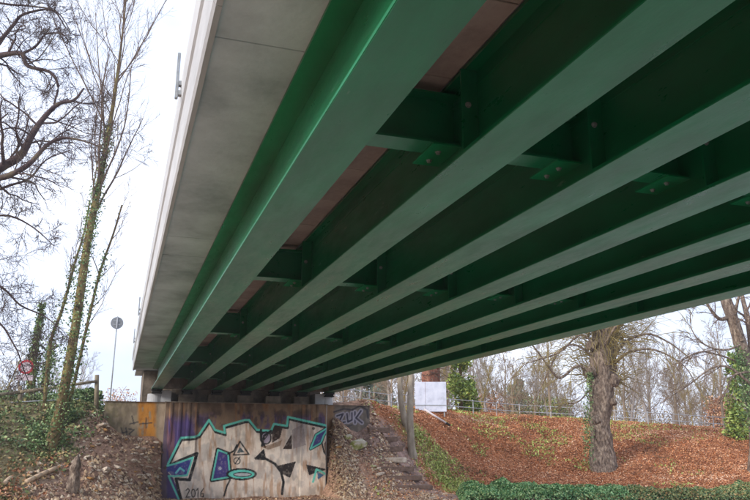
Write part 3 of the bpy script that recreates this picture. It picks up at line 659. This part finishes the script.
# --- H. green ivy-clad tree right of the panel, and far conifers
def foliage_cone(n, h, r, rngn, low=.05, pw=.8):
    m = 46; t = rngn.random(m)**.9; a = rngn.random(m)*6.283; rr_ = r*(1-t)**pw*(.25+.75*rngn.random(m)); c = np.stack([rr_*np.cos(a), rr_*np.sin(a), low*h+t*h*(1-low)], 1)
    k = rngn.integers(0, m, n); g_ = rngn.normal(size=(n, 3))*np.array([.26, .26, .34])*r*(1.15-t[k])[:, None]
    P_ = c[k]+g_; P_[:, 2] = np.clip(P_[:, 2], 0, h*1.03); return P_
def conifer(name, label, px, ytop, ybot, d, r, nleaf, size, mtl, pw=.8, twig=True, group=None, low=.05):
    b = at(px, ybot, d); b.z = zat(b.x, b.y); top = at(px, ytop, d); h = top.z-b.z
    root = empty(name, b, label, 'tree', group); tubes('trunk', [([Vector((0, 0, -.2)), Vector((.05, 0, h*.5)), Vector((0, 0, h*.97))], [.25*r/1.5, .15*r/1.5, .03], 8)], M['bark_moss'], root)
    link('crown', leaf_mesh('crown', foliage_cone(nleaf, h, r, nr, low, pw), size, nr, mtl, flat=.6), root); return root
conifer('ivy_covered_tree', 'bright green ivy-covered tree just right of the white panel', 461, 338, 412, 58, 1.15, 4200, .12, M['conifer'], .35, low=.02)
conifer('ivy_covered_tree', 'narrow green tree half hidden at the edge of the bushy green tree near the panel', 472, 380, 412, 60, .75, 2200, .12, M['conifer'], .5)
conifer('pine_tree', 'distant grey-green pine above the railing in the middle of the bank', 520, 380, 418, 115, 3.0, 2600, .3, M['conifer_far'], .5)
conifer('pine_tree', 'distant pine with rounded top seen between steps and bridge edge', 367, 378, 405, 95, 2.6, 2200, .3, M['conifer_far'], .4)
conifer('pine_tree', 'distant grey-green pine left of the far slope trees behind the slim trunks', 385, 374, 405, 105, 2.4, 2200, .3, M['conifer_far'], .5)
conifer('ivy_covered_tree', 'green ivy column beside the forked tree at the right edge', 741, 352, 428, 53, .8, 3500, .13, M['conifer'], .35)
# --- I. background wood: bare trees sharing a few meshes
def bare_meshes(seed, h, spread, mt):
    rng = random.Random(seed); st = {}
    tr_ = walk(Vector((0, 0, -.3)), Vector((rng.gauss(0, .05), rng.gauss(0, .05), 1)), h, 10, rng, .05, .03)
    prm = dict(sides=[6, 4, 3, 3], levels=3, kids=[16, 9, 6], start=[.22, .15, .1], angle=[.65*spread, .65, .65], ratio=[.42, .45, .5], segs=[7, 5, 3], wob=.12, trop=[.05, .02, 0], rmin=.018)
    grow(st, tr_, h*.017, .03, 0, prm, rng)
    V, Fc = tube_arrays(st[0]); a = mesh_np('trunk', V, Fc, mt, smooth=True); V, Fc = tube_arrays([x for l in st if l for x in st[l]]); return a, mesh_np('crown', V, Fc, mt, smooth=True)
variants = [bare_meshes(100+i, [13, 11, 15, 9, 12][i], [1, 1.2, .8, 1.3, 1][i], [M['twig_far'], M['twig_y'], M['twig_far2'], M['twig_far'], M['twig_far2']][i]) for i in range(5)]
rng = random.Random(77)
LOOK = ['brown-grey', 'yellowish', 'pale grey', 'brownish spreading', 'greyish']
def column(px):
    for lim, nm in ((358, 'just right of the abutment end'), (385, 'left of the slim trunks'), (412, 'behind the slim trunks'), (446, 'behind the white panel'), (480, 'behind the green ivy-covered tree'), (530, 'around the distant pine'), (585, 'left of the big knobbly trunk'), (620, 'behind the big knobbly trunk'), (660, 'just right of the big knobbly trunk'), (700, 'midway between the two big trunks'), (735, 'left of the right edge tree'), (900, 'behind the right edge tree')):
        if px < lim: return nm
def place_bare(px, d, v, sc, label, grp):
    p = at(px, 430, d); p.z = zat(p.x, p.y); r = empty('bare_tree', p, label, 'tree', grp, rng.uniform(0, 6.28)); r.scale = (sc, sc, sc*rng.uniform(.9, 1.15))
    for nm, me in zip(('trunk', 'crown'), variants[v]): link(nm, me, r)
px = 338
while px < 800:
    for k in range(4):
        d = (64, 76, 92, 125)[k]+rng.uniform(-4, 8); v = rng.randrange(5); x = px+rng.uniform(-12, 12)
        place_bare(x, d, v, rng.uniform(.45, .85)*[.75, 1.0, 1.15, 1.25][k], '%s bare tree, %s row, %s' % (LOOK[v], ('front', 'second', 'third', 'farthest')[k], column(x)), 'bare trees of the wood beyond the embankment')
    px += 15
for i in range(10): v = rng.randrange(5); x = -30+i*12+rng.uniform(-5, 5); place_bare(x, rng.uniform(60, 100), v, rng.uniform(.4, .7), '%s bare tree beyond the left bank, %s' % (LOOK[v], 'left of the red-rimmed sign' if x < 15 else 'behind the red-rimmed sign' if x < 45 else 'behind the leaning ivy tree' if x < 80 else 'between fence post and bridge'), 'bare trees beyond the left bank')
# low brush along the crest, russet and green
def brush(name, label, px, d, wdt, h, n, mtl, size=.12):
    p = at(px, 420, d); p.z = zat(p.x, p.y); root = empty(name, p, label, 'shrub'); a = nr.normal(size=(n, 3)); a /= np.linalg.norm(a, axis=1, keepdims=True); a *= (nr.random((n, 1))**.45)*(.6+.6*vnoise(a[:, :1]*3+9, a[:, 2:]*3+9, 3)); P_ = a*np.array([wdt, wdt*.6, h*.6])+np.array([0, 0, h*.45]); P_ = P_[P_[:, 2] > -.1]
    link('foliage', leaf_mesh('foliage', P_, size, nr, mtl, flat=1), root)
    rg = random.Random(int(px*7)); paths = [(walk(Vector((rg.gauss(0, wdt*.15), 0, -.15)), Vector((rg.gauss(0, .8), rg.gauss(0, .4), 1)), h*rg.uniform(.7, 1.2), 6, rg, .15, 0), rad_line(.03, .01, 7), 4) for _ in range(16)]
    tag(tubes('stems', paths, M['twig'], root), kind='stuff')
M['russet'] = mat('russet_leaves', [(150, 108, 84), (190, 144, 112), (214, 176, 140)], rough=.8, bump=0, attr='shade')
brush('bush', 'russet leafed bush beyond the railing near the right edge', 728, 66, 2.6, 3.4, 2600, M['russet'])
brush('bush', 'pale russet bush beyond the railing right of the green tree', 492, 78, 3.2, 4.2, 1600, M['russet'])
brush('bush', 'yellow-green bush beyond the railing beside the big trunk', 548, 80, 3.4, 4.0, 1800, M['conifer'])
brush('bush', 'dark green bush by the wooden fence post on the left bank', 84, 39.5, 1.0, .9, 2200, M['ivy'], .08)
brush('bush', 'small green bush under the leaning ivy tree', 62, 36, .8, .9, 1600, M['ivy'], .08)
brush('bush', 'pale twiggy bush below the round grey sign', 116, 52, 1.6, 2.0, 700, M['russet'], .06)
M['thicket'] = mat('thicket_leaves', [(112, 100, 82), (146, 130, 104), (176, 160, 130)], rough=.9, bump=0, attr='shade')
th = np.random.default_rng(12)
for i in range(13):
    brush('bush', ['twiggy grey-brown', 'dry brown', 'low olive-brown'][i % 3]+' thicket beyond the railing, '+column(345+i*36), 345+i*36, 86+th.uniform(-8, 22), 5.0, th.uniform(3.0, 5.0), 1500, M['thicket'], .10)
# ------------------------------------------------------------------ railing along the crest
def rail_fence(name, label, pts, hts, m, post_r=.035, rail_r=.028, posth=1.0, every=2.2, cat='railing'):
    b = Vector(pts[0]); root = empty(name, b, label, cat); q = spline(pts, 10)
    zz = [zat(p.x, p.y) for p in q]
    for i, p in enumerate(q): w_ = zz[max(0, i-9):i+10]; p.z = sum(w_)/len(w_)
    for h in hts: tubes('rail', [([p-b+Vector((0, 0, h)) for p in q], [rail_r]*len(q), 8)], m, root)
    bm = bm_new(); cyl(bm, (0, 0, -.3), (0, 0, posth), post_r, seg=10); t = finish(bm, 'post', m); pm = t.data; bpy.data.objects.remove(t)
    acc = 0; last = q[0]
    for p in q:
        acc += (p-last).length; last = p
        if acc >= every or p is q[0]: link('post', pm, root, p-b); acc = 0
    return root
M['rail_pale'] = mat('pale_grey_steel', [(150, 152, 156), (186, 188, 192)], 5, .5, 0)
rail_fence('railing', 'long grey metal railing running along the top of the leaf-covered bank', [at(398,412,50.0), at(445,414,53.5), at(520,419,58), at(600,424,58.5), at(680,430,58), at(750,434,56.5), at(840,441,54)], [.42, .92], M['rail_pale'], rail_r=.026)
rail_fence('railing', 'short grey railing behind the abutment wing on the far side of the path', [at(343,402,45.5), at(372,404,47.5), at(396,408,49.5)], [.45, .9], M['rail_pale'], rail_r=.022)
# ------------------------------------------------------------------ white panel with prop
pc = at(431, 411, 51.0); base = Vector((pc.x, pc.y, zat(pc.x, pc.y)))
zt = at(431, 382, 51.0).z-base.z; zb = .05
wp = empty('white_panel', base, 'big white boxed panel standing on the bank top behind the slim trunks', 'panel', rz=-YAW)
bm = bm_new(); box(bm, -.36, 1.06, -.04, .04, zb, zt, .01); finish(bm, 'board', M['white'], wp)
bm = bm_new(); box(bm, -1.06, -.375, -.04, .04, zb, zt, .01); o = finish(bm, 'side_board', M['white'], wp)
bm = bm_new(); box(bm, -.95, -.87, .05, .13, -.3, zt-.1); box(bm, .87, .95, .05, .13, -.3, zt-.1); box(bm, -.95, .95, .131, .17, .4, .48); finish(bm, 'support_post', M['steel'], wp)
for zz in (.46,):
    bm = bm_new(); box(bm, -1.08, 1.08, -.075, -.045, zz, zz+.05); finish(bm, 'cross_bar', M['steel'], wp)
p0, p1 = at(424, 411, 50), ground_hit(446, 426); p0.z = max(p0.z, zat(p0.x, p0.y)+.1)
pole = empty('fallen_pole', p1, 'white pole lying down the leafy slope below the white panel', 'pole')
M['white_pole'] = mat('white_painted_pole', [(206, 196, 196), (226, 218, 216)], 4, .6, .1)
bm = bm_new(); cyl(bm, p0-p1+Vector((0, 0, .12)), Vector((0, 0, .14)), .065, seg=12); finish(bm, 'shaft', M['white_pole'], pole, True)
bm = bm_new(); cyl(bm, Vector((0, 0, .14)), (Vector((0, 0, .14))-(p0-p1).normalized()*.3), .085, seg=12); finish(bm, 'end_cap', M['rubber'], pole)
# ------------------------------------------------------------------ left bank furniture
def sign(name, label, px, py, d, r, polebot, front, plate):
    c = at(px, py, d); b = c.copy(); b.z = zat(b.x, b.y); root = empty(name, b, label, 'road sign', rz=-YAW+.25); h = c.z-b.z
    bm = bm_new(); cyl(bm, (0, .05, -.3), (0, .05, h+r*(1.12 if not front else .9)), .04, seg=12); finish(bm, 'post', M['steel'], root, True)
    bm = bm_new(); cyl(bm, (0, 0, h), (0, .02, h), r, seg=40); finish(bm, 'disc', M['red'] if front else M['sign_back'], root)
    if front:
        bm = bm_new(); cyl(bm, (0, -.006, h-.0), (0, -.001, h-.0), r*.70, seg=40); finish(bm, 'face', M['sign_face'], root)
    else:
        for dz in (-.12, .12):
            bm = bm_new(); box(bm, -.2, .2, -.03, -.002, h+dz-.02, h+dz+.02); finish(bm, 'bracket', M['steel'], root)
        bm = bm_new(); box(bm, -.035, .035, -.07, -.031, h-r*.9, h+r*.9); finish(bm, 'spine', M['rail_pale'], root)
    if plate:
        bm = bm_new(); box(bm, -.40, .40, -.0, .02, h-r-.32, h-r-.04, .01); finish(bm, 'plate', M['sign_face'], root)
sign('round_sign', 'round road sign with red rim and small plate below, behind the wooden fence', 26, 367, 37.6, .36, 0, True, True)
sign('round_sign', 'round grey road sign seen from behind on a tall thin pole near the bridge edge', 117, 323, 46, .38, 0, False, False)
# wooden fence
fr = empty('wooden_fence', ground_hit(97, 402), 'weathered wooden post and rail fence along the top of the left bank', 'fence')
fb = fr.location
for a, b_, r_ in (((-60,402,35.6),(20,392,36.6),.085), ((20,392,36.6),(52,388,37.2),.085), ((52,388,37.2),(98,381,38),.075)):
    bm = bm_new(); cyl(bm, at(*a)-fb, at(*b_)-fb, r_, r_*.93, 10); finish(bm, 'rail', M['wood'], fr, True)
for pxx, yt, yb, d in ((20,386,408,36.7), (97,375,404,38.1), (-58,396,410,35.7)):
    a = at(pxx, yt, d); b_ = at(pxx, yb, d); b_.z = zat(b_.x, b_.y)-.2; bm = bm_new(); cyl(bm, b_-fb, a-fb, .115, .105, 12); finish(bm, 'post', M['wood'], fr, True)
bm = bm_new(); cyl(bm, at(-40,405,36)-fb, at(78,399,37.2)-fb, .025, .025, 8); finish(bm, 'wire', M['rail_pale'], fr, True)
# parked car beyond the left bank
c0 = at(37, 400, 62); cb = Vector((c0.x, c0.y, zat(c0.x, c0.y)))
car = empty('parked_car', cb, 'blue parked car glimpsed beyond the wooden fence on the left', 'car', rz=R(55))
def loft(bm, secs):
    rings = [[bm.verts.new(p) for p in s] for s in secs]; k = len(rings[0])
    for a, b_ in zip(rings[:-1], rings[1:]):
        for i in range(k): bm.faces.new((a[i], a[(i+1) % k], b_[(i+1) % k], b_[i]))
    bm.faces.new(rings[0][::-1]); bm.faces.new(rings[-1])
prof = [(-2.05,.62,.55,.8), (-1.95,.95,.82,.86), (-1.1,1.0,.9,.88), (1.3,.98,.9,.88), (1.95,.85,.82,.86), (2.08,.6,.6,.8)]
bm = bm_new(); loft(bm, [[(x, -wd, .28), (x, wd, .28), (x, wd, z*.75), (x, wd*.94, z), (x, -wd*.94, z), (x, -wd, z*.75)] for x, z, _, wd in prof]); finish(bm, 'body', M['blue'], car, False)
bm = bm_new(); loft(bm, [[(x, -wd, z0), (x, wd, z0), (x, wd*.8, z1), (x, -wd*.8, z1)] for x, wd, z0, z1 in ((-1.2,.82,.95,1.0), (-.5,.82,.95,1.42), (.6,.82,.95,1.46), (1.4,.82,.93,1.02))]); finish(bm, 'cabin_glass', M['glass'], car)
bm = bm_new(); loft(bm, [[(x, -wd, z1-.03), (x, wd, z1-.03), (x, wd, z1), (x, -wd, z1)] for x, wd, z1 in ((-.55,.66,1.44), (0,.68,1.49), (.65,.66,1.48))]); finish(bm, 'roof', M['blue'], car)
for sx in (-1.3, 1.3):
    for sy in (-.85, .85):
        bm = bm_new(); cyl(bm, (sx, sy-.1, .32), (sx, sy+.1, .32), .32, seg=20); wv = finish(bm, 'wheel', M['rubber'], car)
        bm = bm_new(); cyl(bm, (sx, sy-.11, .32), (sx, sy+.11, .32), .19, seg=16); finish(bm, 'rim', M['steel'], wv)
# ------------------------------------------------------------------ stones, steps, logs
def rock_me(seed, m, flat=.55):
    rg = random.Random(seed); bm = bm_new(); bmesh.ops.create_icosphere(bm, subdivisions=2, radius=1)
    for v in bm.verts:
        v.co += v.co*.35*mnoise.noise(v.co*1.3+Vector((seed, seed, 0))); 
        for nrm in planes[seed % 4]:
            dd = v.co.dot(nrm)-.62
            if dd > 0: v.co -= nrm*dd
        v.co.z *= flat
    me = bpy.data.meshes.new('stone'); bm.to_mesh(me); bm.free(); me.materials.append(m); return me
rg = random.Random(1); planes = [[Vector((rg.gauss(0, 1), rg.gauss(0, 1), rg.gauss(0, 1))).normalized() for _ in range(7)] for _ in range(4)]
rocks = {k: [rock_me(i, M[k]) for i in range(4)] for k in ('stone', 'stone_o', 'stone_moss')}
rs = random.Random(14)
def stone(px, py, wpx, k, label, group=None, sq=1.0, name='stone', tilt=.3):
    p = ground_hit(px, py); d = (p-Vector((0, 0, EYE))).length; s = wpx/735*d*.5
    o = link(name, rocks[k][rs.randrange(4)]); o.location = p+Vector((0, 0, s*.12)); o.scale = (s, s*sq, s*.8); o.rotation_euler = (rs.uniform(-tilt, tilt), rs.uniform(-tilt, tilt), rs.uniform(0, 6.28) if sq > .8 else -YAW)
    tag(o, label, 'stone', group)
stone(101,427,12,'stone','grey flat slab leaning against the left end of the abutment')
stone(105,432,8,'stone_o','ochre stone just below the grey slab at the left wing wall')
stone(106,472,13,'stone','widest grey slab lying in the rubble left of the graffiti wall')
stone(117,469,10,'stone','grey stone next to the widest slab in the rubble', sq=.7)
stone(90,480,8,'stone_o','ochre stone in the rubble below and left of the grey slabs')
stone(133,463,9,'stone','pale stone on the rubble slope midway between slabs and graffiti wall')
stone(148,477,8,'stone','pale upright stone near the lower left of the graffiti wall')
stone(87,458,8,'stone','small pale stone on bare earth above the broken stump')
stone(67,441,8,'stone_o','tan stone at the edge of the ivy beside the leaning tree')
stone(76,434,8,'stone','pale stone where the ivy meets the rubble')
stone(32,474,7,'stone','small white stone among leaves above the pale log')
stone(356,449,26,'stone_moss','large mossy white slab on the slope beside the right wing wall', sq=.5, tilt=.4)
stone(347,440,13,'stone_moss','mossy green stone just below the right wing wall', sq=.7)
stone(380,475,9,'stone','pale stone at the foot of the mossy slope left of the steps')
stone(373,467,7,'stone_moss','small mossy stone above the pale one beside the steps')
stone(355,462,7,'stone','small stone under the large mossy slab')
stone(339,449,7,'stone_o','tan stone near the right edge of the graffiti wall')
for i in range(60):
    xx, yy, kk = rs.uniform(84, 157), rs.uniform(440, 499), rs.choice(['stone', 'stone', 'stone', 'stone_o'])
    stone(xx, yy, rs.uniform(3.5, 6.5), kk, 'small %s stone on the %s rubble slope, %s' % ('ochre' if kk == 'stone_o' else 'grey', 'upper' if yy < 462 else 'middle' if yy < 480 else 'lower', 'near the stump' if xx < 105 else 'halfway to the graffiti wall' if xx < 132 else 'close to the graffiti wall'), 'small stones of the left rubble slope')
for i in range(26):
    xx, yy, kk = rs.uniform(332, 385), rs.uniform(452, 496), rs.choice(['stone', 'stone_moss', 'stone'])
    stone(xx, yy, rs.uniform(3, 5.5), kk, 'small %s stone on the %s rubble, %s' % ('mossy' if kk == 'stone_moss' else 'grey', 'upper' if yy < 472 else 'lower', 'beside the right edge of the graffiti wall' if xx < 358 else 'beside the steps'), 'small stones of the right rubble slope')
# steps
M['soil_wood'] = mat('soiled_timber', [(96, 78, 68), (136, 112, 98)], 5, .95, .6, 14)
stp = empty('dirt_steps', ground_hit(418, 488), 'worn earth and timber steps climbing beside the abutment to the path', 'steps'); sb = stp.location
for px_, py_, wl, wpale in ((379,430,1.0,0), (385,439,1.15,0), (389,449,1.25,0), (392,460,1.3,1), (397,470,1.5,0), (404,479,1.6,0), (412,488,1.8,0)):
    p = ground_hit(px_, py_)-sb; bm = bm_new(); box(bm, p.x-wl*.62, p.x+wl*.62, p.y-.16, p.y+.16, p.z-.16, p.z+.11, .03)
    for v in bm.verts: v.co += Vector((0, 0, .04*mnoise.noise(v.co*3)))
    o = finish(bm, 'step', M['stone'] if wpale else M['soil_wood'], stp)
    if wpale: o['label'] = 'pale stone step'
# logs, stump, pipe, kerb
def log(px0, py0, px1, py1, r, m, name, label, cat='log'):
    a, b_ = ground_hit(px0, py0), ground_hit(px1, py1); a.z += r; b_.z += r; v = (b_-a); rg = random.Random(int(px0)); pts = [a+v*t+Vector((rg.gauss(0, r*.3), rg.gauss(0, r*.3), rg.gauss(0, r*.2))) for t in (0, .25, .5, .75, 1)]
    bm = bm_new()
    for p, q in zip(pts[:-1], pts[1:]): cyl(bm, p-a, q-a, r, r*.97, 9)
    tag(finish(bm, name, m, None, True, a), label, cat)
log(27, 485, 54, 471, .10, M['wood_pale'], 'fallen_branch', 'long pale broken branch lying in leaves on the left bank', 'branch')
log(2, 487, 11, 481, .09, M['wood_pale'], 'fallen_branch', 'short pale branch at the bottom left corner of the bank', 'branch')
log(327, 473, 356, 474, .035, M['steel'], 'pipe', 'thin grey pipe lying across the rubble right of the graffiti wall', 'pipe')
log(60, 447, 64, 456, .07, M['wood'], 'fallen_branch', 'stub of wood leaning at the foot of the leaning tree', 'branch')
gs = ground_hit(72, 492); q = [Vector((0, 0, -.2)), Vector((.02, 0, .5)), Vector((.05, 0, 1.0)), Vector((.0, .05, 1.45))]
V, Fc = tube_arrays([(spline(q, 4), [.26,.25,.23,.22,.2,.2,.19,.2,.2,.18,.17,.12,.03], 14)])
for i in range(len(V)): V[i] += np.array(mnoise.noise_vector(Vector(V[i]*3)))*.14
o = link('tree_stump', mesh_np('tree_stump', V, Fc, M['bark'], smooth=True), None, gs); tag(o, 'broken upright stump between ivy bank and rubble', 'stump')
M['kerbm'] = mat('kerb_stone', [(150, 138, 126), (182, 170, 156)], 4, .9, .3)
ka, kb = ground_hit(430, 500), ground_hit(468, 496); v = (kb-ka)
kerb = empty('stone_kerb', ka, 'pale stone kerb at the foot of the bank in front of the hedge', 'kerb', rz=math.atan2(v.y, v.x))
for i in range(3):
    bm = bm_new(); box(bm, i*v.length/3+.01, (i+1)*v.length/3-.01, -.08, .08, -.15, .10, .015); finish(bm, 'kerb_stone', M['kerbm'], kerb)
# ------------------------------------------------------------------ scattered ground cover (nobody could count it)
def scatter(x0, x1, y0, y1, n, wfn, rngn, lift=.03):
    X = rngn.uniform(x0, x1, n); Y = rngn.uniform(y0, y1, n); k = rngn.random(n) < wfn(X, Y); X, Y = X[k], Y[k]
    inb = (X > 2.2) & (X < 10.85) & (Y > 39.8); X, Y = X[~inb], Y[~inb]
    inb = (X > -.75) & (X < 13.45) & (Y > 40.1) & (Y < 46); X, Y = X[~inb], Y[~inb]
    return np.stack([X, Y, zat_np(X, Y)+lift*(.3+rngn.random(len(X)))], 1)
g = np.random.default_rng(8)
P = scatter(11, 58, 30, 64, 560000, lambda X, Y: zones(X, Y)[0]*(.45+.5*sm(vnoise(X*.9+3, Y*1.1, 71), .3, .5))+.10*zones(X, Y)[2]+.06*zones(X, Y)[1], g, .05)
sh = np.clip(g.normal(.48, .2, len(P))+.75*(vnoise(P[:, 0]*.35+40, P[:, 1]*.6, 3)-.5)+.4*(vnoise(P[:, 0]*1.6+40, P[:, 1]*2.0, 13)-.5), 0, 1)
tag(link('fallen_leaves', leaf_mesh('fallen_leaves', P, .052, g, M['leaf_brown'], shade=sh, flat=.3)), 'carpet of russet fallen leaves on the right bank', 'leaves', kind='stuff')
def wl(X, Y): z = zones(X, Y); return z[3]*(.25+.75*sm(vnoise(X*.5+50, Y*.5, 9), .42, .6))
P = scatter(-20, 3, 26, 44, 120000, wl, g, .12)
hi = sm(P[:, 2]-EYE, -1.6, 0.2)
sh = np.clip(g.random(len(P))*.45+(1-hi)*.45*(g.random(len(P)) < .8)+.15*(g.random(len(P)) < .2), 0, 1)
tag(link('bank_leaf_litter', leaf_mesh('bank_leaf_litter', P, .085, g, M['leaf_mix'], shade=sh, flat=.7)), 'ivy and leaf litter covering the left bank', 'ground cover', kind='stuff')
P = scatter(-20, 3, 30, 44, 90000, lambda X, Y: zones(X, Y)[3]*sm(vnoise(X*.7+20, Y*.7, 19), .45, .62)*sm(zat_np(X, Y)-EYE, -1.8, -.2), g, .3)
tag(link('ivy_ground_cover', leaf_mesh('ivy_ground_cover', P, .075, g, M['ivy'], flat=.8)), 'green ivy and brambles on the upper left bank', 'ground cover', kind='stuff')
P = scatter(11, 44, 36, 62, 260000, lambda X, Y: np.clip(zones(X, Y)[4]*.9+.20*sm(vnoise(X*.45+5, Y*.6, 23), .50, .68)*zones(X, Y)[0]*sm(44-X, 0, 16)+.0*X, 0, 1), g, .10)
tag(link('moss_and_grass', leaf_mesh('moss_and_grass', P, .07, g, M['grass'], flat=1.5)), 'yellow-green grass and moss patch beside the steps', 'grass', kind='stuff')
# rubble chips as small tetra-ish stones
def chips(name, P, size, m, label, rngn, sh=None):
    n = len(P); base = np.array([[1, 0, -.3], [-.5, .87, -.3], [-.5, -.87, -.3], [.1, .1, .6]])
    s = size*(.4+1.2*rngn.random(n)**2)[:, None, None]; V = base[None]*s*(.6+.8*rngn.random((n, 4, 3)))
    a = rngn.random(n)*6.28; c, si = np.cos(a)[:, None], np.sin(a)[:, None]; X = V[..., 0]*c-V[..., 1]*si; Y = V[..., 0]*si+V[..., 1]*c
    V = np.stack([X, Y, V[..., 2]], -1)+P[:, None, :]
    f = np.array([[0, 1, 3], [1, 2, 3], [2, 0, 3]]); Fq = (f[None]+np.arange(n)[:, None, None]*4).reshape(-1, 3)
    shade = np.repeat(rngn.random(n)**1.2 if sh is None else sh, 3)
    tag(link(name, mesh_np(name, V.reshape(-1, 3), Fq, m, shade=shade)), label, 'rubble', kind='stuff')
P = scatter(-6, 3, 28, 41, 34000, lambda X, Y: zones(X, Y)[2]*(.08+.92*sm(vnoise(X*1.2+50, Y*1.2, 29), .44, .62)), g, .02); chips('stone_rubble', P, .11, M['rubble'], 'loose stone rubble on the earth slope left of the abutment', g)
P = scatter(10.5, 20, 33, 46, 40000, lambda X, Y: np.clip(zones(X, Y)[2]*(.1+.7*sm(vnoise(X*1.2+9, Y*1.2, 33), .42, .62))+.05*zones(X, Y)[1], 0, 1), g, .02); chips('stone_rubble', P, .08, M['rubble'], 'loose stone rubble on the slope between abutment and steps', g)
P = scatter(-6, 16, 28, 44, 60000, lambda X, Y: (.16-.09*(X > 10))*zones(X, Y)[2]+.04*zones(X, Y)[1], g, .03)
tag(link('dead_leaves', leaf_mesh('dead_leaves', P, .07, g, M['rubble'], shade=g.random(len(P))*.8, flat=.4)), 'dry dead leaves mixed with rubble around the abutment', 'leaves', kind='stuff')
P = scatter(10.86, 12.2, 36.5, 40.9, 2600, lambda X, Y: np.ones(len(X)), g, .02); chips('stone_rubble', P, .09, M['rubble'], 'stones and chips banked against the right edge of the graffiti wall', g)
# low hedges at the foot of the right bank
def hedge(name, label, pxs, wid, hgt, n, mtl):
    a, b_ = at(pxs[0], 497, 38.2), at(pxs[1], 499, 38.2); a.z = zat(a.x, a.y); root = empty(name, a, label, 'hedge'); v = b_-a; v.z = 0; nrm = Vector((-v.y, v.x, 0)).normalized()
    t = g.random(n); u = g.normal(0, .42, n); edge = .45+1.0*vnoise(t*v.length*1.4+3, u*1.5+2, 61)
    hh = hgt*edge*np.sqrt(np.clip(1-u*u*.7, 0, 1))*(1-(1-np.clip(np.minimum(t, 1-t)*v.length/.6, 0, 1))**2)
    z = hh*g.random(n)**.4; P = np.stack([v.x*t+nrm.x*u*wid, v.y*t+nrm.y*u*wid, z], 1)
    P[:, 2] += zat_np(P[:, 0]+a.x, P[:, 1]+a.y)-a.z
    link('foliage', leaf_mesh('foliage', P, .06, g, mtl, flat=1), root)
    rg = random.Random(3); tag(tubes('stems', [(walk(Vector((v.x*t_, v.y*t_, -.1)), Vector((rg.gauss(0, .4), rg.gauss(0, .4), 1)), hgt*.8, 4, rg, .15, 0), rad_line(.015, .007, 5), 4) for t_ in np.linspace(.02, .98, 40)], M['twig'], root), kind='stuff')
hedge('low_hedge', 'low dense green hedge at the foot of the bank near the steps', (458, 628), 1.7, .78, 36000, M['hedge'])
hedge('low_hedge', 'low patchy yellow-green hedge at the foot of the bank below the big trunk', (566, 800), 1.7, .66, 44000, M['hedge2'])
# house glimpsed on the left

# ------------------------------------------------------------------ air
bm = bm_new(); box(bm, -2800, 2800, -2800, 2800, -1.2, 27)
me = bpy.data.meshes.new('haze'); bm.to_mesh(me); bm.free()
hm = bpy.data.materials.new('haze'); hm.use_nodes = True; t = hm.node_tree; t.nodes.clear(); ho = t.nodes.new('ShaderNodeOutputMaterial'); hv = t.nodes.new('ShaderNodeVolumePrincipled')
hv.inputs['Color'].default_value = (.92, .94, .97, 1); hv.inputs['Density'].default_value = .0008; hv.inputs['Anisotropy'].default_value = .2; t.links.new(hv.outputs[0], ho.inputs['Volume'])
me.materials.append(hm); tag(link('haze', me), kind='stuff')
